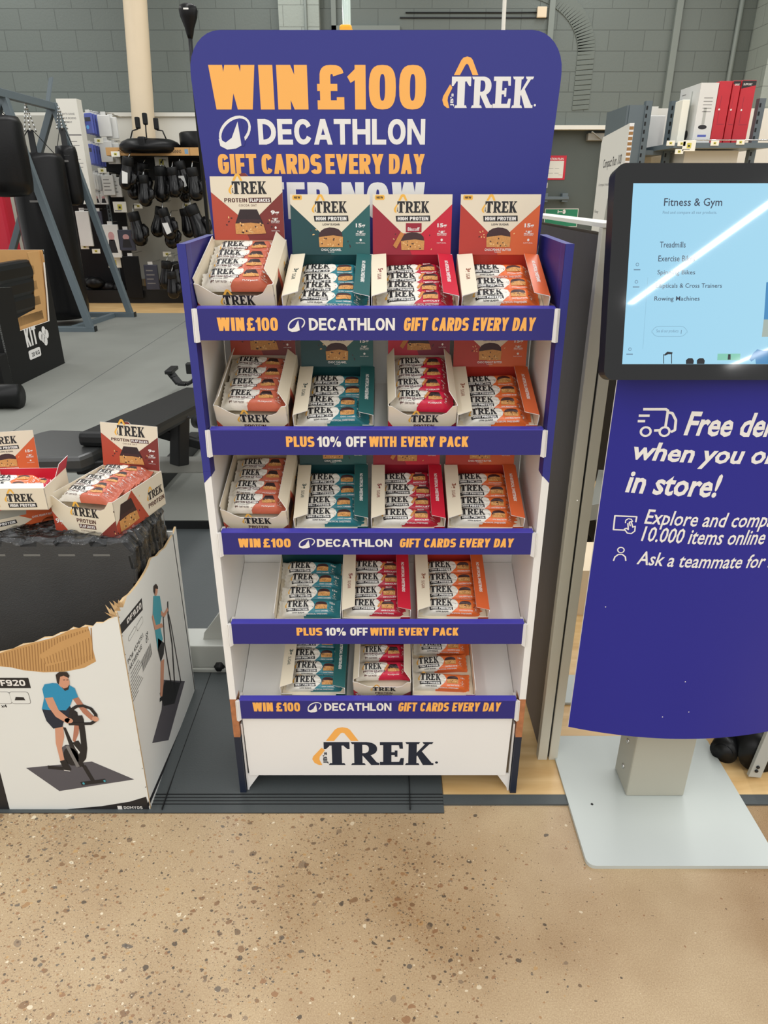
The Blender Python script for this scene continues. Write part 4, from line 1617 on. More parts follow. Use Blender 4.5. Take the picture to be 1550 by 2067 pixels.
MZ = .585
MNAME = ['frontmost', 'second', 'third', 'fourth', 'rearmost']
for i in range(5):
    y0 = .118 + i * .0455
    x1 = -.5345 + (-.006, .0, -.004, .0, -.003)[i]
    zt = MZ + (0, -.004, .001, -.003, .002)[i]
    th = .043
    root = thing('foam_mat_pack', MNAME[i] + ' film-wrapped pack of black interlocking foam mats in the torn crate', 'foam mats', (-.79, y0 + th / 2, 0.003), (0, 0, 0), 'packs of foam mats')
    pts = [(-1.07, 0), (x1, 0)]
    n = 8
    for k in range(n):
        za = .04 + k * .068
        pts += [(x1, za), (x1 - .008, za + .004), (x1 - .010, za + .034), (x1, za + .038)]
    pts += [(x1, zt - .03), (x1 - .02, zt)]
    x = x1 - .05
    while x > -1.03:
        pts += [(x, zt), (x - .003, zt - .011), (x - .037, zt - .011), (x - .04, zt)]
        x -= .075
    pts += [(-1.07, zt)]
    m = MB()
    for q_ in range(3):
        m.slab([(a + .79, b) for a, b in pts], (0, -th / 2 + q_ * th / 3, 0), (1, 0, 0), (0, 0, 1), th / 3 - .0012, 'foam_black', 'foam_black', 'foam_black')
    if i == 0:
        B = Art()
        for k in range(8):
            B.rect(x1 - .085 - k * .075 + .79, zt - .034, .036, .005, 'foam_mark', 1)
        m.art(B, lambda u, v: (Vector((u, -th / 2, v)), Vector((0, -1, 0))))
    m.build('mat_stack', root)
    m = MB()
    # film sleeve with gathered, faceted folds
    rn = random.Random(i)
    nx, ny = 60, 7
    vs, fs = [], []
    for a in range(nx + 1):
        for b in range(ny + 1):
            xx = -1.07 + (x1 + .004 + 1.07) * a / nx + rn.uniform(-.003, .003) * (0 < a < nx)
            yy = -th / 2 - .0015 + (th + .003) * b / ny
            edge_ = .010 if b in (0, ny) else 0
            dz = .006 - edge_ + rn.uniform(-.001, .005) + .004 * math.sin(a * .9 + i)
            vs.append((xx + .79, yy + (rn.uniform(-.002, 0) if b == 0 else 0), zt + dz - (.02 if a == nx else 0)))
    for a in range(nx):
        for b in range(ny):
            k = a * (ny + 1) + b
            fs += [(k, k + ny + 1, k + ny + 2), (k, k + ny + 2, k + 1)]
    m.add(vs, fs, 'clear_film', False)
    vs, fs = [], []
    nz = 34
    for a in range(nz + 1):
        for b in range(ny + 1):
            yy = -th / 2 - .0015 + (th + .003) * b / ny
            bulge = .007 * math.sin(b / ny * math.pi)
            vs.append((x1 + .79 - .004 + bulge + rn.uniform(-.0015, .002) - (.016 if a == nz else 0), yy, (zt - .004) * a / nz))
    for a in range(nz):
        for b in range(ny):
            k = a * (ny + 1) + b
            fs += [(k, k + 1, k + ny + 2), (k, k + ny + 2, k + ny + 1)]
    m.add(vs, fs, 'clear_film', False)
    m.build('plastic_film', root)

# cartons standing on the mats
rn = random.Random(23)
zt = MZ + .006
r1 = carton('snack_carton', 'brown', .157, .19, .084, 'open cream and brown-red flapjack box on top of the foam mats', (-.645, .150, zt), (0, 0, R(-15)), False, True)
fill(r1, 'brown', .157, .19, .084, 5, 'box on the foam mats', rn, jit=2.4, lift=.022, x0=-.006)
# closed orange carton below
r2 = thing('snack_carton', 'orange carton on its side under the stacked boxes at the left edge', 'snack box', (-.823, .178, zt), (0, 0, R(33)), 'cartons of snack bars')
m = MB()
m.box(-.1, .1, 0, .09, 0, .058, 'card_orange')
B = Art()
B.poly([(0, 0), (.12, 0), (.145, .012), (.12, .026), (0, .026)], 'cream_card', 1)
B.poly([(0, .026), (.135, .026), (.14, .052), (0, .052)], 'shop_grey', 1)
B.trek(.01, .004, .04, 'black_ink', 'logo_amber', 2)
pill(B, .056, .009, .058, .01, 'HIGH PROTEIN', 'black_ink')
B.text('CHOC PEANUT BUTTER', .145, .014, .05, .005, 'white_ink', 2, .02)
B.text('15g', .17, .036, .018, .01, 'white_ink', 2, .03)
m.art(B, lambda u, v: (Vector((-.1 + u, 0, v)), Vector((0, -1, 0))))
m.build('box_body', r2)
z2 = zt + .0595
r3 = carton('snack_carton', 'orange', .145, .12, .045, 'orange box with raised card behind the red box at the left edge', (-.905, .292, zt), (0, 0, R(12)), False, True)
r4 = thing('snack_carton', 'red box with cream front holding orange bars at the left edge', 'snack box', (-.789, .1445, z2), (0, 0, R(2)), 'cartons of snack bars')
m = MB()
W4, D4, H4 = .148, .12, .05
m.slab([(0, 0), (W4, 0), (W4, H4), (0, H4)], (-W4 / 2, 0, 0), (1, 0, 0), (0, 0, 1), .0012, 'cream_card', 'cream_card', 'card_edge')
m.slab([(0, 0), (D4, 0), (D4, H4), (0, H4)], (W4 / 2, 0, 0), (0, 1, 0), (0, 0, 1), .0012, 'cream_card', 'cream_card', 'card_edge')
m.slab([(0, 0), (D4, 0), (D4, H4), (0, H4)], (-W4 / 2, D4, 0), (0, -1, 0), (0, 0, 1), .0012, 'cream_card', 'cream_card', 'card_edge')
m.slab([(0, 0), (W4, 0), (W4, H4), (0, H4)], (-W4 / 2, D4 - .001, 0), (1, 0, 0), (0, 0, 1), .0012, 'card_red', 'card_red', 'card_edge')
m.box(-W4 / 2, W4 / 2, 0, D4, 0, .0012, 'cream_card')
m.box(-W4 / 2 + .002, W4 / 2 - .002, .002, D4 - .002, H4 - .03, H4 - .029, 'cream_card')
m.add([(-W4 / 2, 0, H4), (W4 / 2, 0, H4), (W4 / 2 - .008, .018, H4 + .004), (-W4 / 2, .018, H4 + .004)], [(0, 1, 2, 3)], 'white_card')
B = Art()
B.poly([(0, .0), (.05, 0), (.02, .01), (.0, .018)], 'card_red', 1)
chunk(B, .0, .008, .04, .024, True, False, 2, 8)
B.trek(.067, .0195, .055, 'black_ink', 'logo_amber', 2)
pill(B, .066, .006, .06, .011, 'HIGH PROTEIN', 'black_ink')
m.art(B, lambda u, v: (Vector((-W4 / 2 + u, 0, v)), Vector((0, -1, 0))))
m.build('tray', r4)
m = MB()
U_ = Vector((0, 1, 0))
V_ = Vector((.35, 0, .94)).normalized()
m.slab([(0, 0), (.06, 0), (.055, .032), (.006, .03)], (W4 / 2, .062, H4), U_, V_, .0011, 'card_red', 'cream_card', 'card_edge')
m.build('side_flap', r4)
fill(r4, 'orange', W4, D4, H4 + .006, 2, 'cream fronted box at the left edge', rn, y0=.03, x0=-.03, pitch=.036)
fill(r4, 'red', W4, D4, H4 - .006, 2, 'cream fronted box at the left edge', rn, y0=.05, x0=.006, pitch=.03)

# ------------------------------------------------------------------ touch screen kiosk
mat('kiosk_base_grey', (186, 192, 188), .45, spec=.4, var=.03, vscale=5)
mat('kiosk_post_grey', (172, 170, 156), .45, var=.03)
mat('kiosk_blue', (40, 41, 140), .42, spec=.3, bump=.015, bscale=30, var=.02)
mat('gloss_black', (12, 13, 14), .06, spec=.6, var=.02)
mat('screen_ink', (62, 74, 92), .5, var=.02)
mat('screen_soft', (120, 150, 172), .5, var=.02)


def screen_material():
    m = bpy.data.materials.new('screen_glow')
    m.use_nodes = True
    nt = m.node_tree
    p = nt.nodes['Principled BSDF']
    p.inputs['Base Color'].default_value = (.004, .004, .005, 1)
    p.inputs['Roughness'].default_value = .03
    p.inputs['Specular IOR Level'].default_value = .5
    tc = nt.nodes.new('ShaderNodeTexCoord')
    g = nt.nodes.new('ShaderNodeTexGradient')
    nt.links.new(tc.outputs['Generated'], g.inputs['Vector'])
    r = nt.nodes.new('ShaderNodeValToRGB')
    r.color_ramp.elements[0].color = (lin(160), lin(214), lin(240), 1)
    r.color_ramp.elements[1].color = (lin(172), lin(222), lin(242), 1)
    nt.links.new(g.outputs['Fac'], r.inputs[0])
    nt.links.new(r.outputs[0], p.inputs['Emission Color'])
    p.inputs['Emission Strength'].default_value = .9
    MATS['screen_glow'] = m


screen_material()


def emit_ink(name, rgb, e=.8):
    m = mat(name, rgb, .05, var=0)
    p = m.node_tree.nodes['Principled BSDF']
    p.inputs['Base Color'].default_value = (.004, .004, .005, 1)
    p.inputs['Emission Color'].default_value = tuple(lin(v) for v in rgb) + (1,)
    p.inputs['Emission Strength'].default_value = e


emit_ink('lit_dark', (62, 72, 90))
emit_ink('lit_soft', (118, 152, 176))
emit_ink('lit_line', (148, 196, 220))
emit_ink('lit_white', (214, 236, 246))
emit_ink('lit_mint', (140, 214, 190))
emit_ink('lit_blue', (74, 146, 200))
emit_ink('lit_black', (34, 36, 40))
emit_ink('lit_sand', (176, 190, 180))
KX = .6195
kiosk = thing('touch_kiosk', 'grey floor-standing touch screen kiosk with a blue free delivery panel', 'kiosk', (KX, -.02, 0))


def onkiosk(name, mb, parent=None):
    o = mb.build(name, parent or kiosk)
    if not parent:
        o.location = (-KX, .02, 0)
    return o


m = MB()
pl = rrect(.418, -.208, .398, .376, .018)
m.slab(pl, (0, 0, .009), (1, 0, 0), (0, 1, 0), .009, 'kiosk_base_grey', 'black_steel', 'kiosk_base_grey')
for bx_, by_ in ((.47, -.05), (.77, .14)):
    m.lathe([(.003, 0), (.003, .0006)], 'black_steel', (bx_, by_, .009), 8)
onkiosk('base_plate', m)
m = MB()
m.box(.554, .686, -.027, .06, .009, 1.05, 'kiosk_post_grey', .004)
onkiosk('post', m)
m = MB()
for zz in (.06, .135):
    m.lathe([(.0001, -.0022), (.0055, -.002), (.006, 0), (.0055, .002), (.0001, .0024)], 'chrome', n=12, T=Matrix.Translation((.5535, .015, zz)) @ Matrix.Rotation(R(90), 4, 'Y'))
onkiosk('post_screws', m)
# curved printed panel
HW = .2315
yc = lambda x: -.060 - .036 * (1 - ((x - KX) / HW) ** 2)
m = MB()
nx = 24
zb_, zt_ = .2425, 1.045
xs = [KX - HW + 2 * HW * i / nx for i in range(nx + 1)]
vs = []
for x in xs:
    vs += [(x, yc(x), zb_), (x, yc(x), zt_), (x, yc(x) + .004, zt_), (x, yc(x) + .004, zb_)]
ff, fb, fe = [], [], []
for i in range(nx):
    k = i * 4
    ff.append((k, k + 4, k + 5, k + 1))
    fb.append((k + 3, k + 2, k + 6, k + 7))
    fe += [(k, k + 3, k + 7, k + 4), (k + 1, k + 5, k + 6, k + 2)]
fe += [(0, 1, 2, 3), (nx * 4, nx * 4 + 3, nx * 4 + 2, nx * 4 + 1)]
m.add(vs, ff, 'kiosk_blue', True)
m.add(vs, fb, 'kiosk_post_grey', True)
m.add(vs, fe, 'card_edge')


def kp(px, py):
    Y = -.08
    for _ in range(6):
        p = atY(px, py, Y)
        Y = yc(p.x)
    return p.x, p.z


A = Art()


def ktext(t, px0, py0, px1, py1, prefix=None, off=.022, shear=.2, wt='white_ink'):
    a = kp(px0, py0)
    b = kp(px1, py1)
    A.text(t, a[0], a[1], b[0] - a[0], b[1] - a[1], wt, 2, off, shear, prefix=prefix)


ktext('Free delivery', 1379, 879, 1551, 833, 'Free de', .026)
ktext('when you order', 1274, 938, 1551, 899, 'when you o', .026)
ktext('in store!', 1261, 994, 1460, 957, None, .026)
ktext('Explore and compare', 1298, 1066, 1553, 1034, 'Explore and comp', .012)
ktext('10.000 items online', 1293, 1092, 1549, 1068, None, .012)
ktext('Ask a teammate for help', 1284, 1139, 1549, 1118, 'Ask a teammate for', .012)
K = lambda *q: [kp(x, y) for x, y in q]
A.line(K((1298, 826), (1344, 826), (1348, 829), (1342, 868), (1320, 869)), .0042, 'white_ink')
A.line(K((1346, 832), (1357, 834), (1364, 848), (1362, 868), (1354, 872)), .0042, 'white_ink')
A.line(K((1289, 839), (1311, 839)), .0042, 'white_ink')
A.line(K((1287, 850), (1302, 850)), .0042, 'white_ink')
for wx in (1303, 1341):
    c = kp(wx, 871)
    A.ell(c[0], c[1], .0095, .0095, 'white_ink', 3, 18)
    A.ell(c[0], c[1], .0058, .0058, 'kiosk_blue', 4, 18)
A.line(K((1262, 1070), (1238, 1069), (1241, 1041), (1285, 1043), (1283, 1054)), .0026, 'white_ink')
A.line(K((1272, 1062), (1270, 1054), (1274, 1053), (1277, 1064), (1282, 1062), (1281, 1072), (1274, 1077), (1266, 1076), (1260, 1068), (1264, 1066), (1268, 1069), (1267, 1056)), .0022, 'white_ink')
A.line(K((1262, 1056), (1263, 1050), (1268, 1047), (1274, 1048), (1277, 1053)), .0018, 'white_ink')
c = kp(1253, 1110)
A.ell(c[0], c[1], .0065, .0065, 'white_ink', 3, 16)
A.ell(c[0], c[1], .0044, .0044, 'kiosk_blue', 4, 16)
A.line(K((1238, 1132), (1241, 1124), (1248, 1119), (1256, 1119), (1262, 1124), (1263, 1132)), .0024, 'white_ink')
for px, py in ((1222, 1225), (1383, 1376), (1337, 1447), (1390, 1437), (1165, 1010)):
    c = kp(px, py)
    A.ell(c[0], c[1], .0012, .0012, 'white_ink', 2, 6)
m.art(A, lambda u, v: (Vector((u, yc(u), v)), Vector((0, -1, 0))), .02)
onkiosk('graphic_panel', m)
# leaning screen
AL = R(14)
V = Vector((0, math.sin(AL), math.cos(AL)))
SN = Vector((1, 0, 0)).cross(V)
O = Vector((0, -.125, .9975))


def sp_(px, py):
    d = Vector(ray(px, py))
    t = (O - Vector(CAM)).dot(SN) / d.dot(SN)
    p = Vector(CAM) + d * t
    return p.x, (p - O).dot(V)


c00 = sp_(1218, 766)
c01 = sp_(1243, 329)
sx0 = (c00[0] + c01[0]) / 2
sh = c01[1]
sw = 2 * (KX - sx0)
m = MB()
pl = rrect(sx0, 0, sw, sh, .016, 6)
m.slab(pl, O, (1, 0, 0), V, .03, 'gloss_black', 'black_plastic', 'black_plastic')
pl2 = rrect(sx0 + .03, .03, sw - .06, sh - .06, .01)
m.slab(pl2, O - SN * .03, (1, 0, 0), V, .03, 'black_plastic')
scr = onkiosk('screen_housing', m)
a = sp_(1250, 735)
b = sp_(1284, 370)
dx0 = (a[0] + b[0]) / 2
m = MB()
dw = 2 * (KX - dx0)
m.slab([(dx0, a[1]), (dx0 + dw, a[1]), (dx0 + dw, b[1]), (dx0, b[1])], O + SN * .0004, (1, 0, 0), V, .0003, 'screen_glow')
A = Art()


def stext(t, px0, py0, px1, py1, ink, off=0.0, prefix=None):
    p = sp_(px0, py0)
    q_ = sp_(px1, py1)
    A.text(t, p[0], p[1], q_[0] - p[0], q_[1] - p[1], ink, 2, off, 0, prefix=prefix)


stext('Fitness & Gym', 1339, 421, 1458, 400, 'lit_dark', .008)
stext('Find and compare all our products.', 1337, 434, 1447, 426, 'lit_soft')
for t, x, y, x1 in (('Treadmills', 1331, 500, 1384), ('Exercise Bikes', 1328, 528, 1403), ('Spinning Bikes', 1326, 557, 1403), ('Ellipticals & Cross Trainers', 1323, 584, 1457), ('Rowing Machines', 1320, 610, 1412)):
    stext(t, x, y, x1, y - 12, 'lit_dark', .006)
p, q_ = sp_(1314, 680), sp_(1388, 658)
A.rect(p[0], p[1], q_[0] - p[0], q_[1] - p[1], 'lit_line', 1, .011)
A.rect(p[0] + .001, p[1] + .001, q_[0] - p[0] - .002, q_[1] - p[1] - .002, 'screen_glow', 2, .010)
A.text('See all our products', *[*sp_(1324, 673)], .034, .006, 'lit_soft', 3)
A.line([sp_(1375, 666), sp_(1374, 674)], .001, 'lit_soft', 3)
for px, py in ((1286, 534), (1284, 569), (1271, 705)):
    p = sp_(px, py)
    A.ell(p[0], p[1], .0026, .0026, 'lit_soft', 2, 10)
    A.ell(p[0], p[1], .0017, .0017, 'screen_glow', 3, 10)
    A.rect(p[0] - .005, p[1] - .0085, .010, .0018, 'lit_soft', 2)
S = lambda *q: [sp_(x, y) for x, y in q]
A.line(S((1339, 734), (1339, 715)), .0012, 'lit_black', 2)
A.line(S((1355, 734), (1355, 715)), .0012, 'lit_black', 2)
A.poly(S((1339, 717), (1346, 710), (1357, 711), (1356, 715), (1348, 715), (1342, 718)), 'lit_black', 3)
for px in (1392, 1414):
    p = sp_(px, 730)
    A.poly(S((px - 8, 734.6), (px - 8, 727), (px - 3, 723), (px + 5, 723), (px + 8, 728), (px + 7, 734.6)), 'lit_black', 2)
A.poly(S((1447, 727), (1448, 714), (1494, 714), (1493, 727)), 'lit_mint', 2)
A.poly(S((1468, 726), (1469, 715), (1474, 715), (1474, 726)), 'lit_black', 3)
A.poly(S((1512, 726), (1520, 712), (1528, 705), (1540, 708), (1560, 706), (1560, 734.6), (1525, 734.6), (1524, 724), (1516, 730)), 'lit_blue', 2)
A.poly(S((1537, 680), (1545, 608), (1640, 606), (1636, 680)), 'lit_sand', 2)
A.poly(S((1541, 645), (1546, 570), (1640, 560), (1636, 645)), 'lit_blue', 3)
A.line([sp_(1297, 705), sp_(1307, 560)], .0005, 'lit_line', 2)
m.art(A, lambda u, v: (O + Vector((1, 0, 0)) * u + V * v + SN * .0004, SN))
onkiosk('display', m, scr).location = (0, 0, 0)

# ------------------------------------------------------------------ end partition right of the stand
mat('slate_panel', (58, 54, 58), .5, bump=.15, bscale=40, var=.14, vscale=6)
mat('alu_frame', (208, 205, 190), .42, spec=.5, var=.03)
part = thing('gondola_partition', 'tall dark panel partition with grey aluminium edge between stand and kiosk', 'partition', (.4, .4, 0))
m = MB()
m.box(-.0185, .0185, -.29, .38, .02, 1.196, 'slate_panel')
m.build('panel', part)
m = MB()
m.box(-.0235, -.0005, -.308, -.288, 0, 1.21, 'alu_frame', .0015)
m.box(.0035, .0245, -.308, -.288, 0, 1.21, 'alu_frame', .0015)
m.box(-.002, .005, -.304, -.288, .01, 1.21, 'black_steel')
m.build('edge_profile', part)
m = MB()
m.box(-.0235, .0245, -.31, .39, 1.21, 1.217, 'shop_white')
m.build('top_cap', part)
# corrugated board leaning behind it
cb = thing('display_board', 'white corrugated cardboard board lettered Compact Run standing behind the partition', 'board', (.72, 1.25, 0))
m = MB()
pr, pq = Vector((.698, 1.05)), Vector((.782, 1.62))
# board runs from the near right edge to the far left edge
pR, pL = Vector((.683, 1.0)), Vector((.765, 1.56))
d = (pR - pL)
LB = d.length
d.normalize()
U = Vector((d.x, d.y, 0))
OB = Vector((pL.x - .72, pL.y - 1.25, 0))
m.slab([(0, 0), (LB, 0), (LB, 1.4425), (.03, 1.4425), (.0, 1.425)], OB, U, (0, 0, 1), .012, 'shop_white', 'shop_white', 'card_edge')
A = Art()
A.text('Compact Run 100', LB * .2, 1.335, LB * .68, .035, 'black_ink', 1, .01)
A.text('A compact treadmill for home', LB * .1, 1.285, LB * .75, .012, 'grey_ink', 1)
A.text('Easy', LB * .06, 1.2, LB * .17, .012, 'black_ink', 1)
A.poly([(LB * .5, 1.16), (LB, 1.16), (LB, 1.27), (LB * .55, 1.25)], 'shop_grey', 1)
N = U.cross(Vector((0, 0, 1)))
m.art(A, lambda u, v: (OB + U * u + Vector((0, 0, v)), N))
e0 = OB + U * LB
for k in range(110):
    zz = .02 + k * .0129
    m.add([e0 + U * .0006 + Vector((0, 0, zz)), e0 + U * .0006 - N * .0115 + Vector((0, 0, zz)), e0 + U * .0006 - N * .0115 + Vector((0, 0, zz + .008)), e0 + U * .0006 + Vector((0, 0, zz + .008))], [(0, 1, 2, 3)], 'kraft_dark')
m.build('board', cb)
# ------------------------------------------------------------------ gym floor: bench, machine feet, kit box
bench = thing('weight_bench', 'black adjustable weight bench with raised backrest on the grey gym floor', 'bench', (-1.15, 1.75, .045))
GF = .045


def onb(name, mb, root, parent=None):
    o = mb.build(name, parent or root)
    if parent is None:
        l = root.location
        o.location = (-l.x, -l.y, -l.z)
    return o


def pad(mb, pts, z0, z1, m, T=None):
    """upholstered pad: outline extruded with softened edges"""
    cx = sum(p[0] for p in pts) / len(pts)
    cy = sum(p[1] for p in pts) / len(pts)
    n = len(pts)
    lev = ((.97, z0), (1.0, z0 + (z1 - z0) * .25), (1.0, z0 + (z1 - z0) * .75), (.975, z1 - .003), (.93, z1))
    vs = []
    for s, z in lev:
        for p in pts:
            v = Vector((cx + (p[0] - cx) * s, cy + (p[1] - cy) * s, z))
            vs.append(T @ v if T is not None else v)
    fs = [tuple(range(n - 1, -1, -1)), tuple(range((len(lev) - 1) * n, len(lev) * n))]
    for i in range(len(lev) - 1):
        for k in range(n):
            fs.append((i * n + k, i * n + (k + 1) % n, (i + 1) * n + (k + 1) % n, (i + 1) * n + k))
    mb.add(vs, fs, m, False)


zs = .44
S0 = [atZ(*p, zs) for p in ((78, 872), (100, 867), (196, 869), (210, 880), (214, 898), (186, 913), (160, 923), (60, 925), (30, 905), (40, 885))]
m = MB()
pad(m, [(p.x, p.y) for p in reversed(S0)], zs - .055, zs, mat('seat_vinyl_sheen', (52, 53, 53), .32, spec=.7, bump=.06, bscale=160))  # black vinyl lightened to grey, ceiling reflection put into its colour
onb('seat', m, bench)
# backrest rising to the right
a = atZ(219, 889, .47)
b = atY(402, 800, 2.15)
b = Vector((b.x, b.y, b.z))
m = MB()
ax = (b - a).normalized()
sd = Vector((-ax.y, ax.x, 0)).normalized()
m.bar(a, b + ax * .12, .23, .055, 'black_vinyl', .018)
onb('backrest', m, bench)
beamY = 2.0
q0, q1 = atZ(306, 938, .12 + GF), atZ(412, 938, .12 + GF)
dirx = (q1 - q0).normalized()
m = MB()
m.bar(q0 - dirx * .55, q1 + dirx * .35, .06, .06, 'steel_grey', .006)
onb('base_beam', m, bench)
m = MB()
c = atZ(340, 962, GF + .03)
m.bar((c.x - .035, c.y - .12, GF + .035), (c.x - .0, c.y + .55, GF + .035), .07, .07, 'black_steel', .01)
onb('front_foot', m, bench)
m = MB()
p0 = atZ(362, 938, .16 + GF)
m.bar(p0, p0 + Vector((.02, .03, .21)), .06, .06, 'black_steel', .006)
onb('support_post', m, bench)
m = MB()
m.bar(p0 + Vector((-.12, 0, .16)), p0 + Vector((.26, .10, .0)), .035, .04, 'black_steel', .006)
onb('angle_strut', m, bench)
m = MB()
m.bar(a + Vector((-.12, .0, -.09)), a + Vector((.12, .02, -.09)), .09, .05, 'black_steel', .006)
m.bar(q0 - dirx * .4 + Vector((0, 0, .0)), a + Vector((-.05, 0, -.09)), .05, .05, 'black_steel', .006)
onb('seat_bracket', m, bench)

mach = thing('gym_machine', 'black gym machine with a bent steel foot, mostly hidden behind the stand', 'gym machine', (-1.0, 3.2, GF))
m = MB()
pa = [atY(344, 752, 3.4), atY(352, 762, 3.38), atY(362, 774, 3.36), atY(378, 775, 3.34), atY(388, 770, 3.34), atY(396, 758, 3.34)]
for i in range(len(pa) - 1):
    m.bar(pa[i], pa[i + 1], .055, .02, 'black_steel', .004)
m.bar(pa[0] + Vector((0, -.05, .01)), pa[0] + Vector((0, .11, .01)), .05, .025, 'black_steel', .005)
onb('bent_foot', m, mach)
m = MB()
p = atY(382, 737, 3.35)
m.bar(p + Vector((-.02, 0, -.02)), p + Vector((.4, 0, -.02)), .05, .07, 'black_steel', .006)
p = pa[-1]
m.bar(p + Vector((.3, 0, -p.z + GF)), p + Vector((.3, 0, .5)), .07, .07, 'black_steel', .006)
m.bar(p, p + Vector((.32, 0, .0)), .05, .05, 'black_steel', .006)
onb('frame', m, mach)
m = MB()
p = atY(330, 820, 3.0)
q_ = atY(398, 855, 2.6)
m.tube([atY(397, 846, 2.5), atY(397, 846, 2.5) + Vector((.06, -.03, 0))], .05, 'black_plastic', 16)
onb('roller', m, mach)

sb = thing('gym_rig', 'light grey steel machine base with gusset and bolt behind the stand', 'gym machine', (-.40, .47, .008))
m = MB()
m.box(-.66, .02, .43, .52, .022, .098, 'steel_light', .004)
m.box(-.66, .02, .425, .525, .008, .022, 'steel_light', .003)
onb('beam', m, sb)
m = MB()
g0 = atY(418, 1300, .432)
m.slab([(-.52, .098), (-.36, .098), (-.36, .22), (-.44, .22), (-.515, .12)], (0, .462, 0), (1, 0, 0), (0, 0, 1), .008, 'steel_light')
m.slab([(-.51, .098), (-.36, .098), (-.36, .26), (-.41, .26), (-.50, .13)], (0, .50, 0), (1, 0, 0), (0, 0, 1), .008, 'steel_light')
onb('gusset', m, sb)
m = MB()
c = atY(443, 1345, .43)
m.lathe([(.0001, .0), (.016, .0), (.016, .003), (.011, .004), (.011, .012), (.0001, .012)], 'black_steel', n=6, T=Matrix.Translation((c.x, .43, c.z)) @ Matrix.Rotation(R(90), 4, 'X'))
onb('bolt', m, sb)

# kit box with black mats
kx, ky = -2.64, 3.68
kit = thing('cardboard_bin', 'black cardboard bin lettered KIT with a torn window full of black packs', 'box', (kx - .3, ky + .4, GF))
k0 = atZ(29, 783, GF)
k1 = atZ(131, 733, GF)
Uk = Vector((k1.x - k0.x, k1.y - k0.y, 0))
LK = Uk.length
Uk.normalize()
Nk = Uk.cross(Vector((0, 0, 1)))


def kpx(px, py):
    d = Vector(ray(px, py))
    t = (Vector((k0.x, k0.y, 0)) - Vector(CAM)).dot(Nk) / d.dot(Nk)
    p = Vector(CAM) + d * t
    return (p - Vector((k0.x, k0.y, 0))).dot(Uk), p.z


HK = .80
win = [kpx(*p) for p in ((0, 562), (12, 565), (34, 660), (41, 668), (100, 650), (97, 600), (85, 540), (75, 505))]
mat('bin_black', (22, 22, 22), .5, spec=.25, var=.08)
m = MB()
top = [kpx(88, 505), kpx(75, 506), kpx(74, 540), kpx(75, 590), kpx(77, 624), kpx(36, 640), kpx(24, 575)]
out = [(0, GF), (LK, GF)] + [kpx(88, 504)] + [kpx(97, 600), kpx(100, 648), kpx(41, 668)] + [kpx(24, 580), (0, kpx(10, 575)[1])]
m.slab(out, (k0.x, k0.y, 0), Uk, (0, 0, 1), .012, 'bin_black', 'kraft', 'crate_white')
A = Art()
for t, x0, y0, x1, y1 in (('KIT', 51, 690, 74, 668),):
    c0_ = kpx(x0, (y0 + y1) / 2 + 3)
    c1_ = kpx(x1, (y0 + y1) / 2 - 3)
    zc = (c0_[1] + c1_[1]) / 2
    A.heavy(t, c0_[0], zc - .065, c1_[0] - c0_[0], .13, 'white_ink', k=.36, ky=.2)
    A.rect(c0_[0] + .0, zc - .155, (c1_[0] - c0_[0]) * 1.06, .065, 'white_ink', 2, .015)
    A.text('20 KG', c0_[0] + .04, zc - .14, (c1_[0] - c0_[0]) * .7, .03, 'black_ink', 3, .03)
for a_, b_ in ((88, 668), (82, 678), (94, 674), (87, 682), (92, 688)):
    c0_ = kpx(a_, b_)
    A.ell(c0_[0], c0_[1], .03, .035, 'white_ink', 2, 10)
m.art(A, lambda u, v: (Vector((k0.x, k0.y, 0)) + Uk * u + Vector((0, 0, v)), Nk))
onb('front_wall', m, kit)
m = MB()
B3 = Vector((k0.x, k0.y, 0))
back = -Nk
w_ = .62
for o_, u_, l_ in ((B3 + Uk * LK, back, w_), (B3 + back * w_, Uk, LK)):
    m.bar(o_ + Vector((0, 0, GF)) + u_ * .0, o_ + Vector((0, 0, GF)) + u_ * l_, .012, .01, 'bin_black')
zt_ = kpx(88, 504)[1]
q_ = [B3 + Uk * LK, B3 + Uk * LK + back * w_, B3 + back * w_, B3]
for i in range(3):
    a_, b_ = q_[i], q_[i + 1]
    m.add([a_ + Vector((0, 0, GF)), b_ + Vector((0, 0, GF)), b_ + Vector((0, 0, zt_)), a_ + Vector((0, 0, zt_))], [(0, 1, 2, 3)], 'bin_black')
    e_ = (Vector((q_[0] + q_[2])) / 2 - (a_ + b_) / 2).normalized() * .012
    m.add([a_ + e_ + Vector((0, 0, GF)), b_ + e_ + Vector((0, 0, GF)), b_ + e_ + Vector((0, 0, zt_)), a_ + e_ + Vector((0, 0, zt_))], [(3, 2, 1, 0)], 'kraft')
    m.add([a_ + Vector((0, 0, zt_)), b_ + Vector((0, 0, zt_)), b_ + e_ + Vector((0, 0, zt_)), a_ + e_ + Vector((0, 0, zt_))], [(0, 1, 2, 3)], 'shop_white')
onb('walls', m, kit)
m = MB()
m.slab([kpx(*p) for p in ((30, 648), (77, 624), (75, 590), (73, 548), (60, 510), (86, 506), (98, 600), (101, 650), (41, 669))], B3 + back * .02, Uk, (0, 0, 1), .005, 'kraft')
onb('torn_flap', m, kit)
KN = ['lowest', 'second lowest', 'second highest', 'topmost']
for i in range(4):
    zc = kpx(50, 642 - i * 33)[1]
    pk = MB()
    a_ = B3 + Uk * .05 + back * .09 + Vector((0, 0, zc - .02))
    pk.bar(a_, a_ + Uk * (LK - .16), .14, .14, 'black_plastic', .04)
    o = pk.build('weight_pack')
    tag(o, KN[i] + ' of four black packs seen through the torn window of the KIT bin', 'pack', 'black packs in the KIT bin')

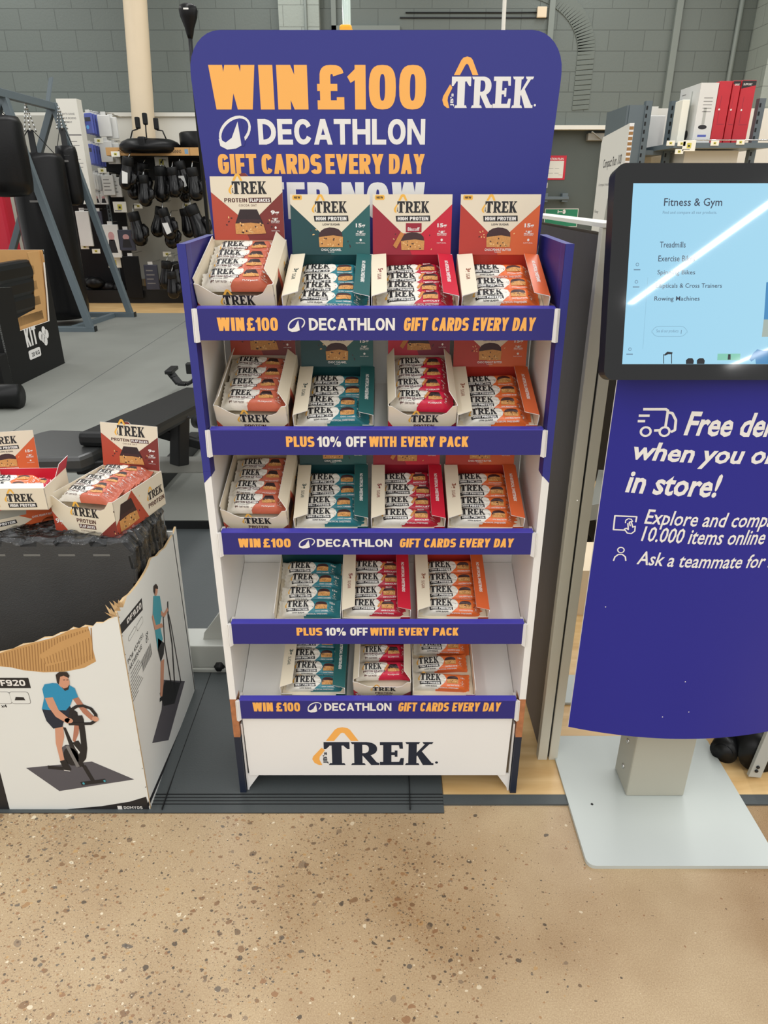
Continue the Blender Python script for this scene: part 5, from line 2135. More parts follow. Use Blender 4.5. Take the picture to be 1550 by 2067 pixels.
bb = MB()
p = atZ(13, 797, GF)
bb.box(p.x - .5, p.x, p.y, p.y + .12, GF, .30, 'bin_black', .006)
o = bb.build('black_carton')
tag(o, 'low black carton in front of the KIT bin at the left edge', 'box')
rb = MB()
p = atZ(2, 838, GF)
rb.tube([(p.x - .5, p.y + .16, GF + .075), (p.x + .055, p.y + .16, GF + .075)], .075, 'black_plastic', 20)
o = rb.build('foam_roller')
tag(o, 'black foam roller on the gym floor at the left edge', 'roller')

# ------------------------------------------------------------------ punch bag rack
rack = thing('punch_bag_rack', 'slate grey steel frame rack for punch bags at the left', 'rack', (-3.4, 6.1, GF))
n0, n1 = Vector((-2.865, 5.7, GF + .03)), Vector((-3.275, 5.7, 2.06))
f0, f1 = Vector((-2.77, 6.59, GF + .03)), Vector((-3.22, 6.59, 2.07))
for a_, b_ in ((n0, n1), (f0, f1)):
    m = MB()
    m.bar(a_, b_, .062, .062, 'steel_slate', .004, up=(0, 1, 0))
    onb('leg', m, rack)
for a_, b_ in ((n0, n1), (f0, f1)):
    m = MB()
    m.bar(Vector((-4.25, a_.y, GF + .03)), b_, .06, .06, 'steel_slate', .004, up=(0, 1, 0))
    onb('leg', m, rack)
for a_ in (n0, f0):
    m = MB()
    m.bar((-4.3, a_.y, GF + .022), (a_.x + .05, a_.y, GF + .022), .06, .05, 'steel_slate', .004)
    m.box(a_.x + .05, a_.x + .055, a_.y - .032, a_.y + .032, GF, GF + .05, 'black_plastic')
    onb('foot_bar', m, rack)
m = MB()
m.bar((-3.05, 5.75, GF + .02), (-2.95, 6.55, GF + .02), .05, .05, 'steel_slate', .004)
onb('base_brace', m, rack)
m = MB()
ct = atY(0, 178, 4.6)
e_ = f1 + Vector((.0, .02, -.03))
m.bar((-3.33, 4.3, 2.06), e_, .06, .065, 'steel_slate', .004)
onb('top_beam', m, rack)
m = MB()
m.bar(f1 + Vector((-.06, .0, -.02)), f1 + Vector((.0, .06, .22)), .09, .01, 'steel_slate', .0)
onb('end_plate', m, rack)
mat('chain_steel', (190, 192, 190), .25, metal=1.0, var=.05)


def chain(mb, x, y, z0, z1, sp_=.05):
    for k in range(4):
        a_ = k * math.pi / 2 + .4
        n = 7
        for i in range(n):
            t0 = i / n
            t1 = (i + .8) / n
            p0 = Vector((x + sp_ * math.cos(a_) * t0, y + sp_ * math.sin(a_) * t0, z1 - (z1 - z0) * t0))
            p1 = Vector((x + sp_ * math.cos(a_) * t1, y + sp_ * math.sin(a_) * t1, z1 - (z1 - z0) * t1))
            mb.tube([p0, p1], .007, 'chain_steel', 5)


def punch_bag(label, x, y, z0, z1, r, ztop, strap=True):
    root = thing('punch_bag', label, 'punch bag', (x, y, z0), (0, 0, 0), 'punch bags on the rack')
    h = z1 - z0
    m = MB()
    m.lathe([(.02, 0), (r * .8, .012), (r * .96, .05), (r, .12), (r * 1.01, h * .5), (r, h - .06), (r * .9, h - .01), (.02, h)], 'black_leather', n=28)
    m.build('bag_body', root)
    m = MB()
    for k in range(4):
        a_ = k * math.pi / 2 + .4
        m.bar((r * .98 * math.cos(a_), r * .98 * math.sin(a_), h - .1), (.02 * math.cos(a_), .02 * math.sin(a_), h + (ztop - z1) * .45), .05, .006, 'black_vinyl')
    m.build('hanging_straps', root)
    m = MB()
    chain(m, 0, 0, h + (ztop - z1) * .4, h + (ztop - z1) - .0, .05)
    m.build('chain', root)
    m = MB()
    m.slab([(-.04, 0), (.04, 0), (.04, .018), (-.04, .018)], (r * .1, -r * 1.012, h * .72), (1, 0, 0), (0, 0, 1), .001, 'grey_ink')
    m.build('brand_patch', root)
    return root


punch_bag('large black punch bag hanging nearly to the floor behind the grey leg', -3.28, 6.12, .10, 1.62, .25, 2.03)
punch_bag('shorter black punch bag hanging nearest at the left edge', -3.14, 5.15, 1.24, 1.84, .22, 2.03)
punch_bag('slim black punch bag hanging at the far end of the rack', -3.12, 6.46, 1.16, 1.70, .10, 2.03)
rd = MB()
p = atY(0, 450, 6.9)
rd.box(p.x - .5, p.x + .11, 6.85, 7.05, .045, 1.32, 'card_red', .04)
o = rd.build('kick_pad')
tag(o, 'red padded block standing behind the punch bags at the left edge', 'pad')

# ------------------------------------------------------------------ boxing wall
GY = 8.4
gon = thing('gondola_shelving', 'grey slatted wall unit holding boxing gloves and packs at the back left', 'shelving', (-2.9, GY, 0))
X0, X1 = -5.2, -1.2
m = MB()
m.box(X0, -3.48, GY, GY + .05, .25, 2.13, 'shop_grey')
m.box(-3.48, X1, GY, GY + .05, .25, 1.72, 'shop_grey')
onb('back_panel', m, gon)
m = MB()
m.box(-3.46, X1, GY - .02, GY, 1.42, 1.70, 'black_vinyl')  # dark strip painted in for the shadow under the wooden shelf
m.box(-4.6, -3.28, GY - .02, GY, .18, 1.24, 'black_vinyl')
onb('shadow_strip_and_panel', m, gon)
m = MB()
m.box(X0, X1, GY - .45, GY, .004, .16, 'black_steel')
onb('plinth', m, gon)
for x in (-4.5, -3.48, -1.6):
    m = MB()
    m.box(x - .025, x + .025, GY - .03, GY + .02, 0, 2.16, 'steel_slate')
    for k in range(40):
        m.box(x - .006, x + .006, GY - .0312, GY - .0295, .1 + k * .05, .13 + k * .05, 'black_steel')
    onb('slotted_post', m, gon)
m = MB()
m.box(-4.48, -3.50, GY - .4, GY, 1.235, 1.265, 'steel_slate')
onb('steel_shelf', m, gon)
hr = MB()
hr.box(X0, -2.0, 9.02, 9.1, 1.55, 2.2, 'shop_white')
hr.box(X0, -2.0, 8.98, 9.02, 2.17, 2.215, 'shop_white')
hr.box(X0, -2.0, 9.1, 9.28, .0, 2.2, 'shop_grey')
o = hr.build('white_backboard')
tag(o, 'white board behind the column above the boxing shelves', 'board')
# wooden display shelf with lettering
ws = thing('wooden_shelf', 'wooden fronted shelf above the boxing gloves', 'shelf', (-2.66, 7.9, 1.69))
sA, sB = atY(215, 306, 7.75), atY(404, 306, 7.75)
m = MB()
m.box(sA.x, sB.x + .6, 7.75, 8.38, sA.z - .045, sA.z - .02, 'black_vinyl')
onb('board', m, ws)
m = MB()
m.box(sA.x, sB.x + .6, 7.73, 7.75, sA.z - .042, sA.z + .042, 'kraft')
A = Art()
A.text('CHOOSE THE BEST GLOVES FOR YOUR SPORT AND TRAINING', sA.x + .14, sA.z - .017, .72, .034, 'black_ink', 1, .02)
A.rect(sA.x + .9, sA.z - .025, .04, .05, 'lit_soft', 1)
A.rect(sB.x - .12, sA.z - .042, .008, .084, 'kraft_dark', 1)
m.art(A, lambda u, v: (Vector((u, 7.73, v)), Vector((0, -1, 0))))
onb('fascia', m, ws)
# inflatable trainer with cords
zt2 = sA.z + .045
bt = thing('speed_platform', 'black domed boxing trainer with cords on the wooden shelf', 'boxing trainer', (atY(303, 290, 7.88).x, 7.88, zt2 - .07))
m = MB()
m.lathe([(.05, 0), (.31, .01), (.35, .05), (.345, .09), (.31, .13), (.25, .155), (.1, .165), (.01, .165)], 'black_leather', n=30)
m.build('dome', bt)
m = MB()
m.box(-.04, .05, -.345, -.22, .03, .165, 'black_plastic', .02)
m.build('buckle', bt)
for k, (x, hgt, xt) in enumerate(((-.24, .36, -.10), (-.02, .40, -.01), (.24, .35, .11))):
    m = MB()
    m.tube([(x * .9, -.05, .13), ((x + xt) / 2, -.05, .24), (xt, -.05, hgt - .1)], .008, 'black_steel', 6)
    m.box(xt - .026, xt + .026, -.07, -.02, hgt - .1, hgt + .02, 'black_plastic', .012)
    m.build('cord_handle', bt)
dr = MB()
c = atY(392, 290, 8.0)
dr.lathe([(.22, 0), (.24, .01), (.24, .22), (.22, .235), (.01, .235)], 'black_leather', (c.x + .08, 8.0, zt2 - .07), 24)
o = dr.build('medicine_drum')
tag(o, 'black round cushion on the wooden shelf beside the blue header', 'cushion')

# column in front of the board
cl = MB()
ct, cbm = Vector((-2.94, 8.78, 3.45)), Vector((-3.04, 8.78, 1.9))
dd = (ct - cbm).normalized()
cl.tube([cbm - dd * 2.0, cbm, ct, ct + dd * 1.2], .138, 'cream_paint', 28)
o = cl.build('steel_column')
o['kind'] = 'structure'
# information totem
tt = thing('info_totem', 'tall white information panel mounted beside the punch bag rack', 'sign', (-3.5, 7.7, 0))
m = MB()
m.box(-3.60, -3.375, 7.6, 7.74, 1.16, 2.218, 'shop_white')
for zz in (1.4, 2.0):
    m.box(-3.55, -3.5, 7.74, 8.39, zz, zz + .04, 'steel_slate')
A = Art()
for k in range(3):
    A.text(('HOW TO CHOOSE', 'YOUR BOXING', 'EQUIPMENT')[k], -3.57, 2.06 - k * .04, (.15, .16, .11)[k], .022, 'grey_ink', 1, .02)
for k, (z, wd, hh) in enumerate(((1.86, .19, .014), (1.80, .1, .006), (1.76, .12, .006), (1.66, .07, .006), (1.62, .11, .006), (1.58, .13, .006), (1.54, .12, .006), (1.28, .15, .012), (1.10, .15, .012))):
    A.rect(-3.57 + (.03 if k else 0), z, wd, hh, 'grey_ink', 1)
A.poly([(-3.57, 1.74), (-3.545, 1.74), (-3.555, 1.80), (-3.565, 1.80)], 'black_ink', 1)
m.art(A, lambda u, v: (Vector((u, 7.6, v)), Vector((0, -1, 0))))
onb('totem_board', m, tt)


# price tags
def price_tag(px, py, Y, s, label, grp, big=False):
    p = atY(px, py, Y)
    m = MB()
    w_, h_ = (.10 * s, .055 * s) if not big else (.16 * s, .12 * s)
    m.box(-w_ / 2, w_ / 2, 0, .008, -h_ / 2, h_ / 2, 'tag_white', .0015)
    A = Art()
    A.rect(-w_ * .18, -h_ * .25, w_ * .34, h_ * .5, 'tag_yellow', 1)
    A.rect(-w_ * .1, -h_ * .12, w_ * .16, h_ * .18, 'black_ink', 2)
    if big:
        A.rect(-w_ * .42, -h_ * .38, w_ * .5, h_ * .08, 'grey_ink', 1)
    m.art(A, lambda u, v: (Vector((u, 0, v)), Vector((0, -1, 0))))
    o = m.build('price_tag')
    o.location = p
    tag(o, label, 'price tag', grp)
    return o


for px, py, big, lab in ((259, 321, 0, 'small price tag under the wooden shelf, left'), (326, 327, 1, 'large price card under the wooden shelf'), (233, 311, 0, 'price tag below the left end of the wooden shelf'),
                         (242, 418, 1, 'large price card at the right end of the steel shelf'), (279, 416, 0, 'price tag left of the middle row of gloves'), (376, 415, 0, 'price tag at the right of the middle row of gloves'),
                         (337, 513, 0, 'price tag above the lowest row of gloves'), (171, 498, 0, 'price tag beside the large punch bag'), (194, 507, 0, 'wide price tag right of the large punch bag'),
                         (231, 530, 1, 'price card on the clear rail low between the rack legs'), (199, 284, 0, 'price tag above the second row of packs'), (166, 289, 0, 'price tag at the edge of the totem'),
                         (206, 344, 0, 'price tag above the third row of packs'), (173, 344, 0, 'price tag beside the totem above the third row')):
    price_tag(px, py, 8.0 if py > 315 or px < 210 else 7.70, 1.0, lab, 'price tags on the boxing wall', bool(big))

# hanging packs
mat('seat_vinyl_sheen', (52, 53, 53), .32, spec=.7, bump=.06, bscale=160)
mat('pack_blue', (88, 100, 178), .4, var=.1)
mat('pack_white', (218, 218, 214), .35, var=.05, bump=.3, bscale=30)
mat('pack_dark', (58, 60, 74), .4, var=.15)
mat('pack_pink', (196, 150, 150), .45, var=.2, vscale=30)


def pack(px, py, w_, h_, m0, label, Y=8.02, art=None, n=1, yaw=0):
    p = atY(px, py, Y)
    m = MB()
    m.box(-w_ / 2, w_ / 2, 0, .03, -h_ / 2, h_ / 2, m0, .006)
    m.box(-.03, .03, .01, .014, h_ / 2 - .005, h_ / 2 + .035, 'pack_white')
    m.tube([(0, .012, h_ / 2 + .025), (0, GY - .025 - Y, h_ / 2 + .025)], .004, 'chain_steel', 5)
    A = Art()
    if art == 'dot':
        A.ell(0, -h_ * .2, w_ * .32, w_ * .32, 'pack_blue', 1, 14)
    elif art == 'band':
        A.rect(-w_ / 2 + .006, h_ * .1, w_ - .012, h_ * .2, 'pack_dark', 1)
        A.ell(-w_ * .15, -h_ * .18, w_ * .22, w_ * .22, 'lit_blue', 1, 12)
    elif art == 'lines':
        for k in range(4):
            A.rect(-w_ * .36, h_ * .25 - k * h_ * .17, w_ * (.5 + .1 * (k % 2)), h_ * .045, 'grey_ink', 1)
    elif art == 'fig':
        A.ell(0, h_ * .15, w_ * .2, h_ * .14, 'pack_pink', 1, 12)
        A.poly([(-w_ * .3, -h_ * .35), (w_ * .3, -h_ * .35), (w_ * .18, h_ * .05), (-w_ * .18, h_ * .05)], 'black_ink', 1)
    m.art(A, lambda u, v: (Vector((u, 0, v)), Vector((0, -1, 0))))
    o = m.build('hanging_pack')
    o.location = p
    o.rotation_euler = (0, 0, R(yaw))
    tag(o, label, 'pack', 'packs hanging on the boxing wall')


RN = ['top', 'second', 'third']
for r_, (yA, yB) in enumerate(((249, 254), (311, 306), (366, 374))):
    for k in range(5):
        px = 178 + k * 5.6 + r_ * 2.5
        pack(px, yA + k * 1.6, .10, .21 if r_ < 2 else .17, ('pack_blue', 'pack_blue', 'pack_white')[r_], 'thin ' + ('blue', 'blue', 'white')[r_] + ' pack number ' + ('one', 'two', 'three', 'four', 'five')[k] + ' from the left in the ' + RN[r_] + ' row',
             7.95 + k * .075, ('band', 'band', 'dot')[r_], yaw=-25)
    for k in range(2):
        pack(210 + k * 14 + r_ * 4, yB + k * 4, .15, .22, 'pack_white', ('puffy white', 'white', 'grey lined')[r_] + ' pack ' + ('left', 'right')[k] + ' of two at the end of the ' + RN[r_] + ' row', 8.0 + k * .04, (None, None, 'lines')[r_], yaw=-8)
pack(170, 462, .16, .40, 'pack_white', 'tall white pack beside the large punch bag', 7.95)
pack(199, 450, .10, .26, 'pack_dark', 'small dark pack between the two grey legs', 7.95, 'fig')
pack(226, 487, .19, .38, 'pack_white', 'large white pack with a figure right of the far leg', 7.9, 'fig')
pack(255, 485, .20, .24, 'pack_dark', 'dark pack with orange pictures left of the middle gloves', 7.9, 'fig')
pack(268, 560, .2, .5, 'black_leather', 'black sleeve pack hanging low left of the lowest gloves', 7.9)
pack(306, 560, .17, .30, 'pack_dark', 'dark pack with a white triangle in the lowest row', 7.95, 'lines')
pack(195, 402, .1, .12, 'pack_white', 'small white box on the steel shelf, left', 8.05, 'fig')
pack(209, 402, .1, .12, 'pack_white', 'small white box on the steel shelf, right', 8.05, 'fig')
pack(163, 398, .14, .16, 'pack_dark', 'dark helmet box on the steel shelf', 8.05, 'lines')


# boxing gloves
def glove_mesh(patch):
    m = MB()
    # mitt hanging fist down, cuff up
    prof = [(0, .17, .055, .045), (0, .10, .058, .05), (0, .04, .064, .055), (0, -.02, .078, .07), (0, -.08, .086, .08), (0, -.13, .078, .075), (0, -.165, .05, .05), (0, -.178, .012, .012)]
    n = 18
    vs, fs = [], []
    for x, z, rx, ry in prof:
        for k in range(n):
            a_ = 2 * math.pi * k / n
            vs.append((x + rx * math.cos(a_), ry * math.sin(a_) - (.015 if z < -.05 else 0), z))
    for i in range(len(prof) - 1):
        for k in range(n):
            fs.append((i * n + k, (i + 1) * n + k, (i + 1) * n + (k + 1) % n, i * n + (k + 1) % n))
    fs.append(tuple(range(n)))
    m.add(vs, fs, 'glove_leather', True)
    return m


mat('glove_leather', (14, 14, 15), .26, spec=.35, bump=.15, bscale=40, var=.2)
GL = {}


def glove(px, py, label, Y=7.95, s=1.0, rot=0.0, patch=None, ry=0.0):
    root = thing('boxing_glove', label, 'boxing glove', atY(px, py, Y), (0, R(rot), R(ry)), 'boxing gloves on the wall')
    root.scale = (s, s, s)
    if 'mitt' not in GL:
        GL['mitt'] = glove_mesh(None).build('mitt', root)
        m = MB()
        m.tube([(.07, -.02, .02), (.10, -.045, -.02), (.095, -.055, -.07), (.06, -.06, -.10)], [.03, .034, .032, .02], 'glove_leather', 10)
        GL['thumb'] = m.build('thumb', root)
        m = MB()
        m.lathe([(.057, .08), (.062, .085), (.062, .16), (.057, .172)], 'black_vinyl', n=18)
        GL['cuff'] = m.build('cuff', root)
        m = MB()
        m.tube([(0, 0, .16), (.01, .04, .22), (0, .1, .24), (0, .4, .24)], .005, 'chain_steel', 5)
        GL['hook'] = m.build('hang_loop', root)
    else:
        for k in ('mitt', 'thumb', 'cuff', 'hook'):
            c = GL[k].copy()
            COL.objects.link(c)
            c.parent = root
    if patch:
        m = MB()
        A = Art()
        m.slab([(-.035, .02), (.03, .01), (.04, -.1), (-.02, -.11)], (0, -.086, 0), (1, 0, 0), (0, .12, 1), .004, patch)
        m.build('patch', root)


gl = [(257, 350, 'glove with amber cuff and white patch at the left of the upper row', 1.0, 12, 'pack_white'), (268, 372, 'black glove below the amber cuffed one in the upper row', .95, -8, None),
      (288, 362, 'black glove hanging second group from left in the upper row', 1.05, 10, None), (292, 385, 'low hanging black glove left of the middle of the upper row', .95, 0, None),
      (326, 372, 'long black glove under the large price card', 1.1, 3, None), (343, 370, 'black glove with grey label right of the large price card', .9, -18, 'steel_light'),
      (352, 368, 'glossy black glove behind the labelled one', .9, -5, None), (370, 358, 'black glove with a white stripe in the upper row', 1.0, -10, 'pack_white'), (375, 378, 'black glove below the white striped one', .95, 5, None),
      (393, 372, 'black glove beside the blue header in the upper row', 1.0, -6, None),
      (278, 462, 'black glove hanging alone left in the middle row', 1.1, -10, None), (321, 448, 'black glove with white stitching in the middle row', 1.0, 14, None), (338, 452, 'black glove with a white thumb patch in the middle row', 1.0, -14, 'pack_white'),
      (346, 470, 'black glove lowest in the middle row', 1.0, 0, None), (378, 450, 'black glove under the small tag at right in the middle row', .95, -8, None), (400, 452, 'shiny dark blue-black glove beside the blue header', 1.25, -20, None),
      (336, 555, 'black and violet glove, left of the pair in the lowest row', .95, 6, None), (356, 556, 'black and violet glove, right of the pair in the lowest row', .95, -6, None), (349, 575, 'black glove hanging below the violet pair', .9, 0, None)]
for gl_i, (px, py, lab, s, rt, pt) in enumerate(gl):
    glove(px, py, 'black ' + lab if not lab.startswith(('black', 'glossy', 'long', 'low', 'shiny')) else lab, 7.60 + .17 * (gl_i % 3), s, rt, pt)
sk = MB()
c = atY(215, 590, 8.05)
rn = random.Random(3)
for k in range(9):
    sk.ell((c.x + rn.uniform(-.28, .30), c.y + rn.uniform(-.05, .05), c.z + rn.uniform(-.14, .16)), (.12, .09, .075), 'black_leather', 14)
o = sk.build('glove_bundle')
tag(o, 'dark bundle of bagged gear low on the wall behind the grey legs', 'gear bundle', kind='stuff')
rf = thing('reflex_ball_stand', 'black reflex ball on a thin pole left of the blue header', 'reflex ball', (-1.78, 6.0, GF))
t_, u_ = atY(379, 8, 6.0), atY(384, 78, 6.0)
m = MB()
ax = (t_ - u_).normalized()
rot = ax.to_track_quat('Z', 'Y').to_matrix().to_4x4()
h_ = (t_ - u_).length
m.lathe([(.02, 0), (.03, .03), (.04, h_ * .3), (.072, h_ * .62), (.08, h_ * .82), (.07, h_ * .95), (.04, h_ * 1.0), (.005, h_ * 1.01)], 'black_leather', n=20, T=Matrix.Translation(u_) @ rot)
onb('ball', m, rf)
m = MB()
pb = Vector((-1.70, 6.05, GF + .02))
m.tube([u_ + ax * .02, u_ - ax * .25, pb], [.02, .016, .018], 'black_steel', 10)
onb('pole', m, rf)
m = MB()
m.lathe([(.28, 0), (.28, .03), (.24, .07), (.02, .09)], 'black_plastic', (pb.x, pb.y, GF), 24)
onb('base', m, rf)
m = MB()
c = u_ + ax * h_ * .78
m.slab([(-.022, 0), (.022, 0), (.022, .012), (-.022, .012)], c + Vector((0, -.082, 0)), (1, 0, 0), (0, 0, 1), .002, 'white_ink')
onb('patch', m, rf)

# things above and behind the header
yp = thing('clamped_pole', 'clear plastic pole with a yellow clamp rising behind the blue header', 'pole', (-.17, 2.5, .003))
m = MB()
mat('clear_plastic', (196, 214, 206), .12, spec=.6, var=.03)
m.tube([(-.166, 2.5, .003), (-.166, 2.5, 3.2)], .019, 'clear_plastic', 14)
onb('pole', m, yp)
m = MB()
mat('yellow_plastic', (246, 178, 40), .4, var=.05)
m.box(-.196, -.142, 2.46, 2.54, 1.84, 1.942, 'yellow_plastic', .008)
m.add([(-.150, 2.462, 1.93), (-.138, 2.462, 1.922), (-.138, 2.54, 1.922), (-.150, 2.54, 1.93), (-.150, 2.462, 1.87), (-.138, 2.462, 1.88), (-.138, 2.54, 1.88), (-.150, 2.54, 1.87)],
      [(0, 1, 2, 3), (0, 4, 5, 1), (1, 5, 6, 2), (7, 6, 5, 4)], 'yellow_plastic')
onb('clamp', m, yp)
cd = MB()
cd.tube([(.523, 2.5, 3.2), (.525, 2.5, 2.3), (.531, 2.5, 1.9), (.531, 2.5, .9)], .009, 'shop_white', 8)
o = cd.build('white_rope')
tag(o, 'white rope hanging down behind the blue header', 'rope')
al = thing('wall_alarm', 'small cream alarm box high on the grey wall', 'alarm', (1.97, 9.3, 3.33))
m = MB()
m.box(-.06, .06, -.05, 0, -.058, .058, 'cream_paint', .008)
m.build('case', al)
m = MB()
m.tube([(-.06, -.02, .0), (-.5, -.012, .0), (-1.7, -.012, .0)], .008, 'black_steel', 6)
m.build('cable', al)
arc = MB()
mat('old_brick', (104, 112, 106), .6, bump=.2, bscale=30, var=.06)
ang = [(2.62, 2.10), (2.64, 2.35), (2.64, 2.6), (2.60, 2.85), (2.50, 3.08), (2.36, 3.26), (2.16, 3.42), (1.9, 3.55), (1.6, 3.6)]

for i in range(44):
    t = i / 43
    a_ = R(-8 + 100 * t)
    cx_, cz_ = 1.55, 2.65
    rx_, rz_ = 1.0, .95
    if t < .25:
        x, z = 2.58, 2.30 + t * 2.4
        a_ = R(4)
    else:
        b_ = R((t - .25) / .75 * 88)
        x, z = 1.58 + math.cos(b_) * 1.0, 2.90 + math.sin(b_) * .72
        a_ = b_
    arc.box(-.11, .11, 0, .012, -.024, .024, 'old_brick', .003, Matrix.Translation((x, 9.289, z)) @ Matrix.Rotation(-a_, 4, 'Y'))
o = arc.build('trim_9')
o['kind'] = 'structure'
# door furniture
ep = thing('evacuation_sign', 'red bordered evacuation plan on the grey door', 'sign', (2.42, 9.4, 1.6))
m = MB()
pa_, pb_ = atY(1100, 363, 9.41), atY(1144, 314, 9.41)
m.slab([(pa_.x - .1, pa_.z), (pb_.x, pa_.z), (pb_.x, pb_.z), (pa_.x - .1, pb_.z)], (0, 9.41, 0), (1, 0, 0), (0, 0, 1), .008, 'card_red')
A = Art()
A.rect(pa_.x - .08, pa_.z + .02, pb_.x - pa_.x + .05, (pb_.z - pa_.z) * .72, 'shop_white', 1)
A.text('EVACUATION PLAN', pa_.x - .06, pb_.z - .055, .29, .028, 'white_ink', 1, .02)
for k in range(6):
    A.rect(pa_.x - .04 + (k % 3) * .08, pa_.z + .08 + (k // 3) * .06, .06, .004, 'grey_ink', 2)
A.rect(pb_.x - .09, pa_.z + .06, .05, .003, 'card_red', 2)
m.art(A, lambda u, v: (Vector((u, 9.41, v)), Vector((0, -1, 0))))
onb('plate', m, ep)
st = MB()
c = atY(1100, 374, 9.41)
st.box(c.x - .04, c.x + .035, 9.412, 9.42, c.z - .033, c.z + .033, 'shop_white')
tag(st.build('door_sticker'), 'small white sticker under the evacuation plan', 'sticker')
pb = thing('push_bar', 'grey steel push bar across the exit door', 'push bar', (2.35, 9.42, 1.22))
m = MB()
c = atY(1120, 400, 9.3)
m.box(2.13, c.x + .19, 9.28, 9.34, c.z - .02, c.z + .02, 'steel_slate', .006)
onb('bar', m, pb)
for x in (2.22, c.x + .14):
    m = MB()
    m.box(x - .04, x + .04, 9.30, 9.42, c.z - .05, c.z + .06, 'steel_slate', .006)
    onb('bracket', m, pb)
dc = MB()
c = atY(1205, 276, 9.3)
dc.box(c.x - .12, c.x + .14, 9.3, 9.42, c.z - .045, c.z + .045, 'steel_grey', .01)
dc.bar((c.x + .1, 9.33, c.z - .05), (c.x - .1, 9.2, c.z + .05), .02, .012, 'steel_grey')
tag(dc.build('door_closer'), 'grey door closer at the top of the exit door', 'door closer')
gs = thing('exit_sign', 'green push bar to open sign on the exit door', 'sign', (2.5, 9.42, 1.0))
m = MB()
pa_, pb_ = atY(1100, 458, 9.41), atY(1168, 421, 9.41)
m.slab([(pa_.x - .02, pa_.z), (pb_.x, pa_.z), (pb_.x, pb_.z), (pa_.x - .02, pb_.z)], (0, 9.41, 0), (1, 0, 0), (0, 0, 1), .006, 'shop_white')
mat('sign_green', (24, 122, 88), .5, var=.03)
A = Art()
A.rect(pa_.x - .012, pa_.z + .008, pb_.x - pa_.x + .004, pb_.z - pa_.z - .016, 'sign_green', 1)
c = atY(1126, 445, 9.41)
A.text('Push bar to open', atY(1102, 443, 9.41).x, atY(1102, 445, 9.41).z, atY(1163, 438, 9.41).x - atY(1102, 438, 9.41).x, .055, 'white_ink', 2, .02)
c = atY(1134, 429, 9.41)
A.line([(c.x - .05, c.z + .01), (c.x + .02, c.z + .01)], .012, 'white_ink', 2)
A.ell(c.x + .03, c.z + .01, .022, .03, 'white_ink', 2, 10)
A.rect(c.x - .06, c.z - .01, .012, .04, 'white_ink', 2)
m.art(A, lambda u, v: (Vector((u, 9.41, v)), Vector((0, -1, 0))))
onb('plate', m, gs)

# ------------------------------------------------------------------ shelving at the right
rg = thing('gondola_shelving', 'grey slotted shelving unit with white back boards above the kiosk', 'shelving', (2.2, 4.6, .003))
SZ = 1.585
m = MB()
m.box(1.76, 2.0, 5.0, 5.03, .003, 1.84, 'steel_slate')
m.box(2.09, 3.6, 5.0, 5.03, .003, 1.87, 'shop_white')
m.box(2.06, 2.12, 4.97, 5.0, .003, 1.88, 'shop_white')
onb('back_board', m, rg)
m = MB()
m.box(1.735, 1.75, 4.5, 5.0, .003, 1.84, 'steel_slate')
m.box(1.75, 1.865, 4.49, 4.5, .003, 1.84, 'steel_slate')
onb('end_panel', m, rg)
for x, y in ((1.885, 4.5), (2.065, 4.5), (2.615, 4.35)):
    m = MB()
    m.box(x - .025, x + .02, y - .02, y + .03, .003, 1.865, 'steel_slate')
    for k in range(36):
        m.box(x - .02, x - .008, y - .0212, y - .0195, .06 + k * .05, .085 + k * .05, 'black_steel')
    onb('slotted_post', m, rg)
m = MB()
m.box(1.965, 2.63, 4.12, 4.98, SZ - .035, SZ - .004, 'steel_slate')
m.box(1.90, 2.05, 4.5, 4.98, SZ - .06, SZ - .03, 'steel_slate')
onb('shelf_board', m, rg)
m = MB()
m.tube([(2.08, 4.12, SZ + .012), (2.62, 4.12, SZ + .012)], .004, 'chrome', 6)
onb('front_wire', m, rg)
m = MB()
m.box(2.12, 2.5, 4.3, 4.6, 1.30, SZ - .04, 'shop_white', .004)
o = m.build('storage_box')
tag(o, 'white box under the shelf above the kiosk screen', 'box')
tb = MB()
c = atY(1385, 245, 4.25)
tb.box(c.x - .045, c.x + .005, 4.25, 4.38, SZ - .003, atY(1385, 201, 4.25).z, 'tag_white', .003)
tag(tb.build('product_box'), 'narrow cream box standing at the left end of the high shelf', 'box', 'boxes on the high shelf')
pbx = thing('product_box', 'large white box with a picture of chrome pumps on the high shelf', 'box', (2.2, 4.3, SZ - .003), (0, 0, 0), 'boxes on the high shelf')
fA, fB = atY(1425, 166, 4.2), atY(1455, 167, 4.2)
FXL = fA.x - .03
m = MB()
zt3 = 1.94
m.box(FXL, fB.x - .01, 4.2, 4.55, SZ - .003, zt3, 'pack_white')
A = Art()
A.rect(FXL + .045, SZ + .11, .02, .10, 'steel_light', 1)
A.ell(FXL + .055, SZ + .095, .03, .014, 'black_ink', 2, 12)
A.rect(FXL + .03, SZ + .035, .06, .014, 'pack_blue', 1)
for k in range(5):
    A.rect(FXL + .035, zt3 - .09 - k * .02, .06, .004, 'grey_ink', 1)
m.art(A, lambda u, v: (Vector((u, 4.2, v)), Vector((0, -1, 0))))
B = Art()
B.rect(.12, .07, .02, .25, 'steel_light', 1)
B.ell(.13, .055, .035, .03, 'black_ink', 2, 12)
B.rect(.28, .12, .05, .02, 'pack_blue', 1)
for k in range(4):
    B.rect(.24, .31 - k * .035, .07, .006, 'grey_ink', 1)
m.art(B, lambda u, v: (Vector((FXL, 4.2 + u, SZ + v)), Vector((-1, 0, 0))))
onb('carton', m, pbx)
mat('box_red', (190, 32, 46), .3, var=.12, vscale=12)
